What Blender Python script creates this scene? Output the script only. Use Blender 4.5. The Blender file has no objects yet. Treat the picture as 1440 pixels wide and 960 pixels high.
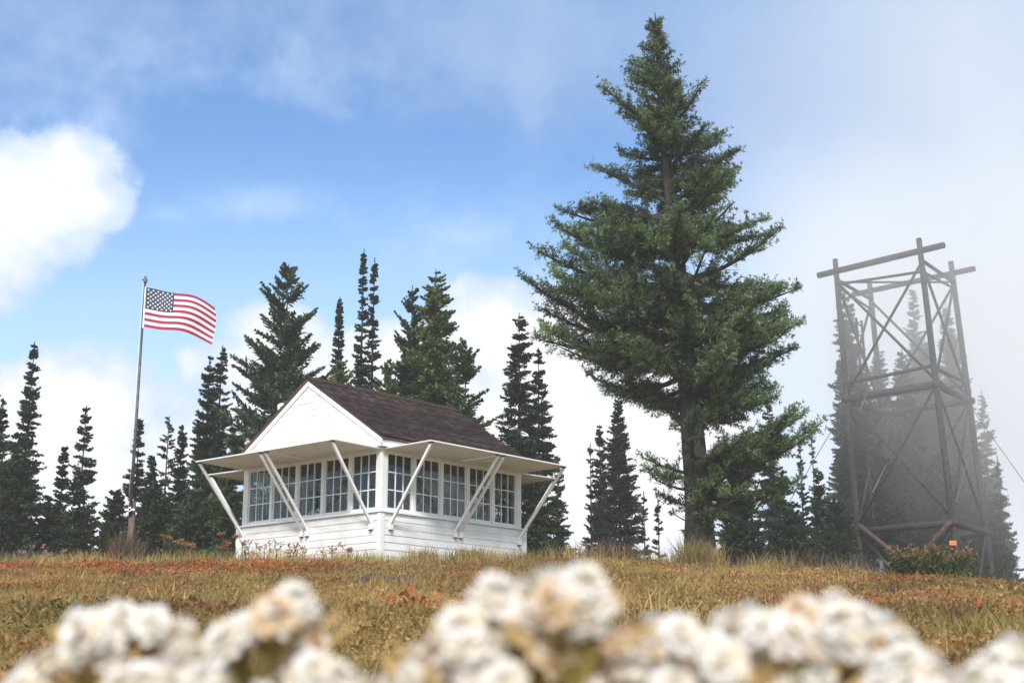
import bpy, bmesh, math, random
import numpy as np
from mathutils import Vector

R = math.radians
scene = bpy.context.scene
C = scene.collection
PI = math.pi
F_PX, PITCH = 2000.0, 0.242           # focal length in photo pixels (1440 wide), camera pitch

# ------------------------------------------------------------------ helpers
def ray(px, py):
    """photo pixel -> (x/y, z/y) of its line of sight"""
    u = (px - 720) / F_PX; v = (480 - py) / F_PX
    c, s = math.cos(PITCH), math.sin(PITCH)
    fw = c - v * s
    return u / fw, (v * c + s) / fw

def at(px, py, Y):
    u, w = ray(px, py)
    return (u * Y, Y, w * Y)

def tag(o, label=None, cat=None, group=None, kind=None):
    if label: o['label'] = label
    if cat: o['category'] = cat
    if group: o['group'] = group
    if kind: o['kind'] = kind
    return o

def empty(name, loc, rz=0.0):
    o = bpy.data.objects.new(name, None)
    o.empty_display_size = 0.2
    C.objects.link(o)
    o.location = loc; o.rotation_euler = (0, 0, rz)
    return o

def link(name, me, parent=None, loc=None):
    o = bpy.data.objects.new(name, me)
    C.objects.link(o)
    if parent is not None: o.parent = parent
    if loc is not None: o.location = loc
    return o

class MB:
    """collects shapes and links them as one mesh object"""
    def __init__(self):
        self.v = []; self.f = []; self.m = []; self.c = []; self.smooth = []
    def add(self, vs, fs, mi=0, col=(1, 1, 1), smooth=False):
        b = len(self.v)
        self.v += [tuple(p) for p in vs]
        self.c += [col] * len(vs)
        for f in fs:
            self.f.append(tuple(b + i for i in f)); self.m.append(mi); self.smooth.append(smooth)
    def box(self, x0, x1, y0, y1, z0, z1, mi=0, col=(1, 1, 1), fn=None):
        vs = [(x, y, z) for z in (z0, z1) for y in (y0, y1) for x in (x0, x1)]
        if fn: vs = [fn(*p) for p in vs]
        self.add(vs, [(0, 2, 3, 1), (4, 5, 7, 6), (0, 1, 5, 4), (2, 6, 7, 3), (0, 4, 6, 2), (1, 3, 7, 5)], mi, col)
    def hexa(self, vs, mi=0, col=(1, 1, 1)):
        self.add(vs, [(0, 2, 3, 1), (4, 5, 7, 6), (0, 1, 5, 4), (2, 6, 7, 3), (0, 4, 6, 2), (1, 3, 7, 5)], mi, col)
    def bar(self, a, b, w, h, up=(0, 0, 1), mi=0, col=(1, 1, 1)):
        a = Vector(a); b = Vector(b); d = (b - a).normalized()
        s = d.cross(Vector(up))
        if s.length < 1e-4: s = d.cross(Vector((1, 0, 0)))
        s.normalize(); t = s.cross(d).normalized()
        vs = []
        for p in (a, b):
            for j in (-1, 1):
                for i in (-1, 1):
                    vs.append(p + s * (w / 2 * i) + t * (h / 2 * j))
        self.hexa(vs, mi, col)
    def tube(self, pts, rad, n=8, mi=0, col=(1, 1, 1), caps=True, jitter=0, rng=None):
        pts = [Vector(p) for p in pts]
        vs = []; ref = Vector((0.3, 0.9, 0.1))
        for k, p in enumerate(pts):
            d = (pts[min(k + 1, len(pts) - 1)] - pts[max(k - 1, 0)]).normalized()
            s = d.cross(ref)
            if s.length < 1e-3: s = d.cross(Vector((1, 0, 0)))
            s.normalize(); t = d.cross(s)
            r = rad[k] if hasattr(rad, '__len__') else rad
            for i in range(n):
                a = 2 * PI * i / n
                rr = r * (1 + (rng.uniform(-jitter, jitter) if jitter else 0))
                vs.append(p + s * (rr * math.cos(a)) + t * (rr * math.sin(a)))
        fs = []
        for k in range(len(pts) - 1):
            for i in range(n):
                j = (i + 1) % n
                fs.append((k * n + i, k * n + j, (k + 1) * n + j, (k + 1) * n + i))
        if caps:
            fs.append(tuple(range(n))[::-1]); fs.append(tuple((len(pts) - 1) * n + i for i in range(n)))
        self.add(vs, fs, mi, col, smooth=True)
    def build(self, name, mat, parent=None, loc=None, color=False, bevel=0.0):
        me = bpy.data.meshes.new(name)
        me.from_pydata(self.v, [], self.f)
        mats = mat if isinstance(mat, (list, tuple)) else [mat]
        for m in mats: me.materials.append(m)
        me.polygons.foreach_set('material_index', self.m)
        me.polygons.foreach_set('use_smooth', self.smooth)
        if color:
            ca = me.color_attributes.new('Col', 'FLOAT_COLOR', 'POINT')
            ca.data.foreach_set('color', np.c_[np.array(self.c, dtype=np.float32), np.ones(len(self.c), np.float32)].ravel())
        bm = bmesh.new(); bm.from_mesh(me)
        bmesh.ops.recalc_face_normals(bm, faces=bm.faces)
        bm.to_mesh(me); bm.free()
        me.update()
        o = link(name, me, parent, loc)
        if bevel:
            md = o.modifiers.new('bevel', 'BEVEL'); md.width = bevel; md.segments = 2; md.limit_method = 'ANGLE'
        return o

def np_mesh(name, V, Fk, mat, col=None, parent=None, loc=None, faces=None):
    """V: (n, k, 3) separate faces of k corners each (or explicit faces array on flat V)"""
    me = bpy.data.meshes.new(name)
    if faces is None:
        n, k, _ = V.shape
        verts = V.reshape(-1, 3); nf = n; idx = np.arange(n * k)
        starts = np.arange(n) * k; tot = np.full(n, k)
    else:
        verts = V; nf, k = faces.shape; idx = faces.ravel(); starts = np.arange(nf) * k; tot = np.full(nf, k)
    me.vertices.add(len(verts)); me.vertices.foreach_set('co', verts.astype(np.float32).ravel())
    me.loops.add(len(idx)); me.loops.foreach_set('vertex_index', idx.astype(np.int32))
    me.polygons.add(nf); me.polygons.foreach_set('loop_start', starts.astype(np.int32))
    try: me.polygons.foreach_set('loop_total', tot.astype(np.int32))
    except Exception: pass
    me.materials.append(mat)
    if col is not None:
        ca = me.color_attributes.new('Col', 'FLOAT_COLOR', 'POINT')
        c4 = np.ones((len(verts), 4), np.float32); c4[:, :3] = col
        ca.data.foreach_set('color', c4.ravel())
    me.update(calc_edges=True); me.validate()
    return link(name, me, parent, loc)

def vnoise(x, y, sc, seed):
    r = np.random.default_rng(seed); g = r.random((256, 256))
    x = np.asarray(x, float) / sc + 1000.3; y = np.asarray(y, float) / sc + 1000.7
    i = np.floor(x).astype(int); j = np.floor(y).astype(int); fx = x - i; fy = y - j
    fx = fx * fx * (3 - 2 * fx); fy = fy * fy * (3 - 2 * fy)
    a = g[i % 256, j % 256]; b = g[(i + 1) % 256, j % 256]; c = g[i % 256, (j + 1) % 256]; d = g[(i + 1) % 256, (j + 1) % 256]
    return (a * (1 - fx) + b * fx) * (1 - fy) + (c * (1 - fx) + d * fx) * fy

def norm(a): return a / (np.linalg.norm(a, axis=-1, keepdims=True) + 1e-9)

# ------------------------------------------------------------------ materials
def nmat(name):
    m = bpy.data.materials.new(name); m.use_nodes = True
    nt = m.node_tree; b = nt.nodes['Principled BSDF']
    return m, nt, b

def noise_mat(name, c1, c2, scale=4.0, rough=0.7, bump=0.0, bscale=None, detail=6, coord='Object', metallic=0.0, stretch=None, spec=0.5):
    m, nt, b = nmat(name)
    tc = nt.nodes.new('ShaderNodeTexCoord'); src = tc.outputs[coord]
    if stretch:
        mp = nt.nodes.new('ShaderNodeMapping'); mp.inputs['Scale'].default_value = stretch
        nt.links.new(src, mp.inputs[0]); src = mp.outputs[0]
    n = nt.nodes.new('ShaderNodeTexNoise'); n.inputs['Scale'].default_value = scale; n.inputs['Detail'].default_value = detail
    nt.links.new(src, n.inputs['Vector'])
    r = nt.nodes.new('ShaderNodeValToRGB')
    r.color_ramp.elements[0].position = 0.35; r.color_ramp.elements[1].position = 0.68
    r.color_ramp.elements[0].color = (*c1, 1); r.color_ramp.elements[1].color = (*c2, 1)
    nt.links.new(n.outputs['Fac'], r.inputs[0]); nt.links.new(r.outputs[0], b.inputs['Base Color'])
    b.inputs['Roughness'].default_value = rough; b.inputs['Metallic'].default_value = metallic
    b.inputs['Specular IOR Level'].default_value = spec
    if bump:
        n2 = nt.nodes.new('ShaderNodeTexNoise'); n2.inputs['Scale'].default_value = bscale or scale * 4; n2.inputs['Detail'].default_value = 5
        nt.links.new(src, n2.inputs['Vector'])
        bp = nt.nodes.new('ShaderNodeBump'); bp.inputs['Strength'].default_value = bump; bp.inputs['Distance'].default_value = 0.02
        nt.links.new(n2.outputs['Fac'], bp.inputs['Height']); nt.links.new(bp.outputs[0], b.inputs['Normal'])
    return m

def leaf_mat(name, trans=0.25, rough=0.6, nscale=1.2, lo=0.7, hi=1.35):
    """colour attribute modulated by a noise, part of the light passing through"""
    m, nt, b = nmat(name)
    at_ = nt.nodes.new('ShaderNodeAttribute'); at_.attribute_name = 'Col'
    tc = nt.nodes.new('ShaderNodeTexCoord')
    n = nt.nodes.new('ShaderNodeTexNoise'); n.inputs['Scale'].default_value = nscale; n.inputs['Detail'].default_value = 3
    nt.links.new(tc.outputs['Object'], n.inputs['Vector'])
    mr = nt.nodes.new('ShaderNodeMapRange'); mr.inputs['From Min'].default_value = 0.3; mr.inputs['From Max'].default_value = 0.7
    mr.inputs['To Min'].default_value = lo; mr.inputs['To Max'].default_value = hi
    nt.links.new(n.outputs['Fac'], mr.inputs['Value'])
    mx = nt.nodes.new('ShaderNodeVectorMath'); mx.operation = 'SCALE'
    nt.links.new(at_.outputs['Color'], mx.inputs[0]); nt.links.new(mr.outputs[0], mx.inputs['Scale'])
    nt.links.new(mx.outputs[0], b.inputs['Base Color'])
    b.inputs['Roughness'].default_value = rough; b.inputs['Specular IOR Level'].default_value = 0.25
    tr = nt.nodes.new('ShaderNodeBsdfTranslucent'); nt.links.new(mx.outputs[0], tr.inputs[0])
    ms = nt.nodes.new('ShaderNodeMixShader'); ms.inputs[0].default_value = trans
    out = nt.nodes['Material Output']
    nt.links.new(b.outputs[0], ms.inputs[1]); nt.links.new(tr.outputs[0], ms.inputs[2]); nt.links.new(ms.outputs[0], out.inputs[0])
    return m

M = {}
M['needles'] = leaf_mat('needles', 0.22)
M['blades'] = leaf_mat('blades', 0.3, nscale=0.6)
M['petal'] = leaf_mat('petal', 0.3, 0.7, 40, 0.94, 1.03)
M['bark'] = noise_mat('bark', (0.018, 0.015, 0.013), (0.055, 0.045, 0.038), 7, 0.9, 0.8, 18, stretch=(3, 3, 0.6))
M['deadwood'] = noise_mat('deadwood', (0.10, 0.085, 0.07), (0.22, 0.19, 0.16), 8, 0.85, 0.5, stretch=(3, 3, 0.5))
M['paint'] = noise_mat('white_paint', (0.70, 0.69, 0.67), (0.85, 0.85, 0.845), 2.2, 0.5, 0.15, 30, stretch=(1, 1, 2.5))
M['trim'] = noise_mat('white_trim', (0.76, 0.755, 0.74), (0.85, 0.845, 0.835), 5.0, 0.4, 0.08, 40)
M['under'] = noise_mat('shutter_paint', (0.78, 0.775, 0.77), (0.86, 0.86, 0.855), 2.2, 0.5, 0.1, 25)
M['redtrim'] = noise_mat('red_trim', (0.08, 0.025, 0.022), (0.13, 0.045, 0.036), 8, 0.7)
M['metal'] = noise_mat('grey_metal', (0.35, 0.35, 0.36), (0.5, 0.5, 0.5), 12, 0.4, metallic=0.7)
M['polemetal'] = noise_mat('pole_metal', (0.06, 0.05, 0.048), (0.13, 0.11, 0.105), 9, 0.45, metallic=0.4)
M['gold'] = noise_mat('weathered_brass', (0.10, 0.12, 0.08), (0.2, 0.2, 0.12), 20, 0.5, metallic=0.5)
M['darkmetal'] = noise_mat('dark_metal', (0.03, 0.03, 0.03), (0.07, 0.06, 0.055), 20, 0.5)
M['inner'] = noise_mat('inner_wood', (0.035, 0.018, 0.012), (0.06, 0.033, 0.022), 3, 0.6, stretch=(1, 8, 8))
M['timber'] = noise_mat('weathered_timber', (0.018, 0.017, 0.018), (0.055, 0.050, 0.050), 5, 0.85, 0.4)
M['redtimber'] = noise_mat('red_timber', (0.07, 0.036, 0.03), (0.13, 0.07, 0.055), 5, 0.85, 0.3)
M['postwood'] = noise_mat('post_wood', (0.09, 0.055, 0.045), (0.18, 0.12, 0.09), 6, 0.85, 0.4, stretch=(3, 3, 0.6))
M['blanket'] = noise_mat('rose_blanket', (0.36, 0.13, 0.11), (0.48, 0.2, 0.17), 8, 0.9)
M['sheet'] = noise_mat('white_sheet', (0.7, 0.7, 0.7), (0.8, 0.8, 0.8), 8, 0.9)
M['orange'] = noise_mat('orange_paint', (0.75, 0.16, 0.05), (0.85, 0.22, 0.08), 30, 0.6)
M['rock'] = noise_mat('dark_rock', (0.045, 0.03, 0.024), (0.11, 0.075, 0.06), 9, 0.9, 0.6)
M['flag_red'] = noise_mat('flag_red', (0.31, 0.014, 0.06), (0.37, 0.022, 0.078), 5, 0.75)
M['flag_white'] = noise_mat('flag_white', (0.74, 0.70, 0.73), (0.80, 0.77, 0.79), 5, 0.75)
M['flag_blue'] = noise_mat('flag_blue', (0.012, 0.035, 0.075), (0.018, 0.05, 0.10), 5, 0.75)

def shingle_mat():
    m, nt, b = nmat('cedar_shingles')
    a = nt.nodes.new('ShaderNodeAttribute'); a.attribute_name = 'Col'
    tc = nt.nodes.new('ShaderNodeTexCoord')
    n = nt.nodes.new('ShaderNodeTexNoise'); n.inputs['Scale'].default_value = 14; n.inputs['Detail'].default_value = 6
    nt.links.new(tc.outputs['Object'], n.inputs['Vector'])
    mr = nt.nodes.new('ShaderNodeMapRange'); mr.inputs['To Min'].default_value = 0.35; mr.inputs['To Max'].default_value = 1.655
    nt.links.new(n.outputs['Fac'], mr.inputs['Value'])
    mx = nt.nodes.new('ShaderNodeVectorMath'); mx.operation = 'SCALE'
    nt.links.new(a.outputs['Color'], mx.inputs[0]); nt.links.new(mr.outputs[0], mx.inputs['Scale'])
    nt.links.new(mx.outputs[0], b.inputs['Base Color']); b.inputs['Roughness'].default_value = 0.9
    b.inputs['Specular IOR Level'].default_value = 0.2
    return m
M['shingle'] = shingle_mat()

def glass_mat():
    m = bpy.data.materials.new('window_glass'); m.use_nodes = True; nt = m.node_tree; nt.nodes.clear()
    out = nt.nodes.new('ShaderNodeOutputMaterial'); ms = nt.nodes.new('ShaderNodeMixShader')
    t = nt.nodes.new('ShaderNodeBsdfTransparent'); t.inputs[0].default_value = (0.58, 0.62, 0.63, 1)
    g = nt.nodes.new('ShaderNodeBsdfGlossy'); g.inputs['Roughness'].default_value = 0.015
    lw = nt.nodes.new('ShaderNodeLayerWeight'); lw.inputs['Blend'].default_value = 0.5
    pw_ = nt.nodes.new('ShaderNodeMath'); pw_.operation = 'POWER'; pw_.inputs[1].default_value = 5.0; nt.links.new(lw.outputs['Facing'], pw_.inputs[0])
    fr = nt.nodes.new('ShaderNodeMath'); fr.operation = 'MULTIPLY_ADD'; fr.inputs[1].default_value = 0.9; fr.inputs[2].default_value = 0.075; nt.links.new(pw_.outputs[0], fr.inputs[0])
    n = nt.nodes.new('ShaderNodeTexNoise'); n.inputs['Scale'].default_value = 2.2
    tc = nt.nodes.new('ShaderNodeTexCoord'); nt.links.new(tc.outputs['Object'], n.inputs['Vector'])
    bp = nt.nodes.new('ShaderNodeBump'); bp.inputs['Strength'].default_value = 0.06; bp.inputs['Distance'].default_value = 0.05
    nt.links.new(n.outputs['Fac'], bp.inputs['Height']); nt.links.new(bp.outputs[0], g.inputs['Normal'])
    nt.links.new(fr.outputs[0], ms.inputs[0]); nt.links.new(t.outputs[0], ms.inputs[1]); nt.links.new(g.outputs[0], ms.inputs[2])
    nt.links.new(ms.outputs[0], out.inputs[0])
    return m
M['glass'] = glass_mat()

# ------------------------------------------------------------------ terrain
def ground_z(x, y):
    x = np.asarray(x, float); y = np.asarray(y, float)
    rise = -0.45 + 0.102 * np.clip(y, -6, 31)
    k = np.clip((y - 33.5), 0, None)
    fall = -0.085 * k - 0.0022 * np.clip(k, 0, 40) ** 2
    fall = np.where(k > 60, -0.085 * 60 - 3.52 - 0.03 * (k - 60), fall)
    xd = np.clip(x - 2, 0, 60)
    f = np.clip((y - 2) / 29, 0, 1)
    drop = 0.82 * (np.clip(xd, 0, 14) / 9) ** 1.7 * f + np.clip(xd - 14, 0, None) * 0.12 * f
    dropl = 0.05 * np.clip(-x - 14, 0, None) * f
    bump = (vnoise(x, y, 2.3, 5) - 0.5) * 0.17 + (vnoise(x, y, 0.8, 6) - 0.5) * 0.07
    bump = bump * np.clip((y - 1) / 6, 0.3, 1)
    return rise + fall - drop - dropl + bump
def gz(x, y): return float(ground_z(np.array([x]), np.array([y]))[0])

def ground_mat():
    m, nt, b = nmat('meadow_soil')
    tc = nt.nodes.new('ShaderNodeTexCoord')
    n1 = nt.nodes.new('ShaderNodeTexNoise'); n1.inputs['Scale'].default_value = 0.55; n1.inputs['Detail'].default_value = 5
    n2 = nt.nodes.new('ShaderNodeTexNoise'); n2.inputs['Scale'].default_value = 9; n2.inputs['Detail'].default_value = 6
    for n in (n1, n2): nt.links.new(tc.outputs['Object'], n.inputs['Vector'])
    r1 = nt.nodes.new('ShaderNodeValToRGB'); e = r1.color_ramp.elements
    e[0].position = 0.3; e[0].color = (0.17, 0.13, 0.045, 1); e[1].position = 0.7; e[1].color = (0.33, 0.22, 0.085, 1)
    e2 = r1.color_ramp.elements.new(0.5); e2.color = (0.26, 0.18, 0.065, 1)
    nt.links.new(n1.outputs['Fac'], r1.inputs[0])
    mr = nt.nodes.new('ShaderNodeMapRange'); mr.inputs['To Min'].default_value = 0.4; mr.inputs['To Max'].default_value = 1.4
    nt.links.new(n2.outputs['Fac'], mr.inputs['Value'])
    mx = nt.nodes.new('ShaderNodeVectorMath'); mx.operation = 'SCALE'
    nt.links.new(r1.outputs[0], mx.inputs[0]); nt.links.new(mr.outputs[0], mx.inputs['Scale'])
    nt.links.new(mx.outputs[0], b.inputs['Base Color']); b.inputs['Roughness'].default_value = 0.95
    b.inputs['Specular IOR Level'].default_value = 0.1
    bp = nt.nodes.new('ShaderNodeBump'); bp.inputs['Strength'].default_value = 0.8; bp.inputs['Distance'].default_value = 0.05
    nt.links.new(n2.outputs['Fac'], bp.inputs['Height']); nt.links.new(bp.outputs[0], b.inputs['Normal'])
    return m

def make_ground():
    xs = np.unique(np.concatenate([np.linspace(-200, -24, 30), np.linspace(-24, 24, 190), np.linspace(24, 200, 30)]))
    ys = np.unique(np.concatenate([np.linspace(-90, -4, 16), np.linspace(-4, 40, 200), np.linspace(40, 240, 60)]))
    X, Y = np.meshgrid(xs, ys); Z = ground_z(X, Y)
    V = np.stack([X, Y, Z], -1).reshape(-1, 3)
    nx, ny = len(xs), len(ys); i = np.arange(nx * ny).reshape(ny, nx)
    Fc = np.stack([i[:-1, :-1], i[:-1, 1:], i[1:, 1:], i[1:, :-1]], -1).reshape(-1, 4)
    o = np_mesh('ground', V, 4, ground_mat(), faces=Fc)
    o.data.polygons.foreach_set('use_smooth', [True] * len(o.data.polygons))
    tag(o, 'rounded hilltop meadow ground under golden grass', 'ground', kind='structure')
make_ground()

# ------------------------------------------------------------------ blades of grass
def blades(P, h, w, lean, col, rng, tipcol=1.25):
    """bent blades: P (n,3) base, h heights, w widths; returns verts (n,5,3) + quads/tris as quads"""
    n = len(P); a = rng.uniform(0, 2 * PI, n); b = rng.uniform(0, 2 * PI, n)
    S = np.stack([np.cos(a), np.sin(a), np.zeros(n)], -1) * (w / 2)[:, None]
    Ld = np.stack([np.cos(b), np.sin(b), np.zeros(n)], -1) * (h * lean)[:, None]
    up = np.zeros((n, 3)); up[:, 2] = h
    m_ = P + up * 0.55 + Ld * 0.35
    t_ = P + up + Ld
    V = np.stack([P - S, P + S, m_ + S * 0.8, m_ - S * 0.8, t_ + S * 0.15, t_ - S * 0.15], 1)
    base = np.arange(n)[:, None] * 6
    Fc = np.concatenate([base + np.array([[0, 1, 2, 3]]), base + np.array([[3, 2, 4, 5]])])
    c = np.repeat(col[:, None, :], 6, 1)
    return V.reshape(-1, 3), Fc, c.reshape(-1, 3)

def redness(x, y):
    """where the autumn-red ground cover grows (0..1)"""
    u = x / np.maximum(y, 1)
    r = vnoise(x, y, 1.3, 31) * 0.6 + vnoise(x, y, 0.5, 32) * 0.4
    left = 1.15 * np.exp(-((u + 0.25) / 0.13) ** 2) * np.clip((y - 14) / 9, 0, 1)
    cab = np.exp(-((u + 0.14) / 0.055) ** 2) * np.clip((y - 23) / 2, 0, 1) * 1.0
    rt = np.clip((u - 0.22) / 0.1, 0, 1) * np.clip((y - 16) / 8, 0, 1) * 0.75
    reg = np.clip(left + cab + rt + 0.12, 0, 1)
    return np.clip((r - (0.76 - 0.40 * reg)) / 0.14, 0, 1)

def inside_cabin(x, y, mrg=0.0):
    ca, sa = math.cos(CAB_A), math.sin(CAB_A)
    dx, dy = x - CAB[0], y - CAB[1]
    u = dx * ca + dy * sa; v = -dx * sa + dy * ca
    return (u > -mrg) & (u < W + mrg) & (v > -mrg) & (v < W + mrg)

CAB = (-2.554, 27.711); CAB_A = 0.8637; W = 4.40

def make_grass():
    rng = np.random.default_rng(3)
    xs, ys = [], []
    for y0, y1, dens in ((1.6, 6, 800), (6, 15, 420), (15, 24, 240), (24, 33.5, 200), (33.5, 36, 80)):
        wmax = 0.42 * y1 + 1.5
        n = int((y1 - y0) * 2 * wmax * dens)
        y = rng.uniform(y0, y1, n); x = rng.uniform(-wmax, wmax, n)
        k = np.abs(x) < 0.42 * y + 1.5
        xs.append(x[k]); ys.append(y[k])
    x = np.concatenate(xs); y = np.concatenate(ys)
    clump = vnoise(x, y, 0.35, 11) * 0.6 + vnoise(x, y, 1.1, 12) * 0.4
    keep = (rng.random(len(x)) < 0.25 + clump * 1.1) & ~inside_cabin(x, y, 0.02)
    x, y, clump = x[keep], y[keep], clump[keep]
    n = len(x); z = ground_z(x, y)
    h = (0.035 + 0.075 * clump ** 1.5) * rng.uniform(0.6, 1.5, n)
    h *= 1 + (rng.random(n) < 0.05) * rng.uniform(0.3, 1.2, n)
    w = 0.0045 + 0.00030 * y
    w = w * rng.uniform(0.7, 1.4, n)
    lean = rng.uniform(0.1, 0.9, n)
    gold = np.array([0.40, 0.255, 0.10]); olive = np.array([0.225, 0.175, 0.058]); green = np.array([0.15, 0.145, 0.045]); rust = np.array([0.26, 0.12, 0.045])
    a = np.clip(vnoise(x, y, 1.9, 21) * 1.5 - 0.25 + rng.normal(0, 0.18, n), 0, 1)[:, None]
    b = np.clip(vnoise(x, y, 0.8, 22) * 1.8 - 0.9 + rng.normal(0, 0.15, n), 0, 1)[:, None]
    c = gold * a + olive * (1 - a); c = c * (1 - b * 0.6) + green * b * 0.6
    r = (redness(x, y) * 0.55 * (rng.random(n) < 0.7))[:, None]
    c = c * (1 - r) + rust * r
    c *= rng.uniform(0.75, 1.25, n)[:, None]
    V, Fc, col = blades(np.stack([x, y, z - 0.01], -1), h, w, lean, c, rng)
    o = np_mesh('grass', V, 4, M['blades'], col, faces=Fc)
    tag(o, 'short golden and olive meadow grass covering the hilltop', 'grass', kind='stuff')

    # tall straw tufts and dry brush along the crest
    Ps, hs, cs, ws = [], [], [], []
    def tuft(px, Y, nb, hh, rad, colr, x=None):
        xx = ray(px, 790)[0] * Y if x is None else x
        bx = xx + rng.normal(0, rad, nb); by = Y + rng.normal(0, rad * 0.7, nb)
        k = ~inside_cabin(bx, by, 0.03); bx, by = bx[k], by[k]; m = len(bx)
        Ps.append(np.stack([bx, by, ground_z(bx, by) - 0.02], -1)); hs.append(hh * rng.uniform(0.45, 1.1, m))
        cs.append(np.array(colr) * rng.uniform(0.7, 1.3, (m, 1))); ws.append(np.full(m, 0.013))
    straw = (0.40, 0.29, 0.11); og = (0.27, 0.23, 0.07); brown = (0.17, 0.11, 0.07); grey = (0.22, 0.17, 0.12)
    for px, Y, nb, hh, rad, c in [
        (597, 27.6, 420, 0.36, 0.16, og), (592, 27.4, 160, 0.42, 0.2, straw), (655, 28.6, 420, 0.34, 0.2, og), (670, 28.5, 150, 0.4, 0.22, straw),
        (700, 29.2, 260, 0.32, 0.3, straw), (565, 26.9, 160, 0.22, 0.2, og), (735, 30.3, 200, 0.28, 0.25, og),
        (420, 27.5, 130, 0.35, 0.3, straw), (480, 26.8, 160, 0.3, 0.25, straw), (520, 26.6, 130, 0.26, 0.2, og), (370, 29.0, 220, 0.36, 0.3, straw),
        (180, 28.8, 300, 0.5, 0.16, grey), (172, 28.7, 160, 0.75, 0.12, brown), (250, 29, 260, 0.34, 0.5, straw), (300, 29.5, 260, 0.36, 0.4, og),
        (60, 28.5, 300, 0.32, 0.6, og), (120, 28.6, 300, 0.34, 0.5, straw), (230, 28, 200, 0.25, 0.4, og), (20, 29.5, 160, 0.4, 0.4, grey),
        (975, 31.4, 260, 0.75, 0.16, og), (998, 31.5, 260, 0.65, 0.14, straw), (985, 31.3, 160, 0.55, 0.22, brown), (955, 31.6, 130, 0.5, 0.16, straw),
        (800, 31, 260, 0.4, 0.5, straw), (850, 31.2, 240, 0.55, 0.4, brown), (890, 31.3, 200, 0.45, 0.4, straw), (930, 31.5, 160, 0.3, 0.3, og)]:
        tuft(px, Y, nb, hh, rad, c)
    for px in range(1030, 1440, 14):
        tuft(px + rng.uniform(-6, 6), 31.5 + rng.uniform(0, 1.2), 60, rng.uniform(0.35, 0.75) if px < 1250 else 0.3, 0.2, [grey, brown, straw, brown][rng.integers(4)])
    for px in range(0, 720, 22):
        tuft(px + rng.uniform(-8, 8), rng.uniform(25.5, 27), 45, rng.uniform(0.15, 0.3), 0.2, [og, straw, brown][rng.integers(3)])
    for _ in range(160):
        Y = rng.uniform(7, 30); tuft(0, Y, 40, rng.uniform(0.1, 0.22), 0.09, [og, straw, straw, brown][rng.integers(4)], x=rng.uniform(-0.4, 0.4) * Y)
    P = np.concatenate(Ps); h = np.concatenate(hs); c = np.concatenate(cs); w = np.concatenate(ws)
    V, Fc, col = blades(P, h, w, rng.uniform(0.1, 0.75, len(P)), c, rng)
    o = np_mesh('tall_grass', V, 4, M['blades'], col, faces=Fc)
    tag(o, 'tall straw tufts and dry brush along the crest of the hill', 'grass', kind='stuff')

    # low leafy ground cover between the blades
    n = 420000
    y = 3 + 31 * rng.random(n) ** 0.75; x = rng.uniform(-0.42, 0.42, n) * y
    mound = vnoise(x, y, 0.55, 51) * 0.6 + vnoise(x, y, 0.22, 52) * 0.4
    k = (rng.random(n) < np.clip(mound * 2.4 - 0.6, 0, 1)) & ~inside_cabin(x, y, 0.04)
    x, y, mound = x[k], y[k], mound[k]; n = len(x)
    P = np.stack([x, y, ground_z(x, y) + rng.uniform(0, 1, n) * (0.02 + 0.12 * np.clip(mound - 0.35, 0, 1))], -1)
    D = norm(rng.normal(0, 1, (n, 3)) + [0, 0, 0.45]); S = norm(np.cross(D, rng.normal(0, 1, (n, 3))))
    l = rng.uniform(0.022, 0.05, n)[:, None] * (0.7 + y[:, None] / 50); wd = l * 0.6
    V = np.stack([P, P + D * l * .5 + S * wd * .5, P + D * l, P + D * l * .5 - S * wd * .5], 1)
    a = np.clip(vnoise(x, y, 1.4, 53) * 1.7 - 0.35 + rng.normal(0, 0.2, n), 0, 1)[:, None]
    b = np.clip(vnoise(x, y, 0.7, 54) * 2.2 - 1.1 + rng.normal(0, 0.25, n), 0, 1)[:, None]
    col = np.array([[0.20, 0.165, 0.055]]) * (1 - a) + np.array([[0.38, 0.235, 0.095]]) * a
    col = col * (1 - b * 0.8) + np.array([[0.35, 0.15, 0.065]]) * b * 0.8
    col *= rng.uniform(0.65, 1.3, (n, 1))
    o = np_mesh('ground_cover', V, 4, M['blades'], np.repeat(col, 4, 0))
    tag(o, 'low olive and tan leafy growth mixed through the meadow grass', 'ground cover', kind='stuff')

    # autumn-red ground cover
    n = 420000
    y = rng.uniform(8, 33, n); x = rng.uniform(-0.42, 0.42, n) * y
    k = (rng.random(n) < redness(x, y) * 0.55) & ~inside_cabin(x, y, 0.05)
    x, y = x[k], y[k]; n = len(x)
    hz = vnoise(x, y, 0.4, 41)
    P = np.stack([x, y, ground_z(x, y) + rng.uniform(0.01, 1, n) * (0.02 + 0.10 * hz)], -1)
    D = norm(rng.normal(0, 1, (n, 3)) + [0, 0, 0.5]); S = norm(np.cross(D, rng.normal(0, 1, (n, 3))))
    l = rng.uniform(0.03, 0.065, n)[:, None]; wd = l * 0.55
    V = np.stack([P, P + D * l * .5 + S * wd * .5, P + D * l, P + D * l * .5 - S * wd * .5], 1)
    pal = np.array([[0.42, 0.11, 0.035], [0.36, 0.07, 0.03], [0.40, 0.17, 0.05], [0.25, 0.12, 0.04], [0.45, 0.16, 0.07]])
    col = pal[rng.integers(0, 5, n)] * rng.uniform(0.7, 1.25, (n, 1))
    o = np_mesh('red_ground_cover', V, 4, M['blades'], np.repeat(col, 4, 0))
    tag(o, 'low orange and red autumn foliage in patches on the meadow', 'ground cover', kind='stuff')
make_grass()

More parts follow.
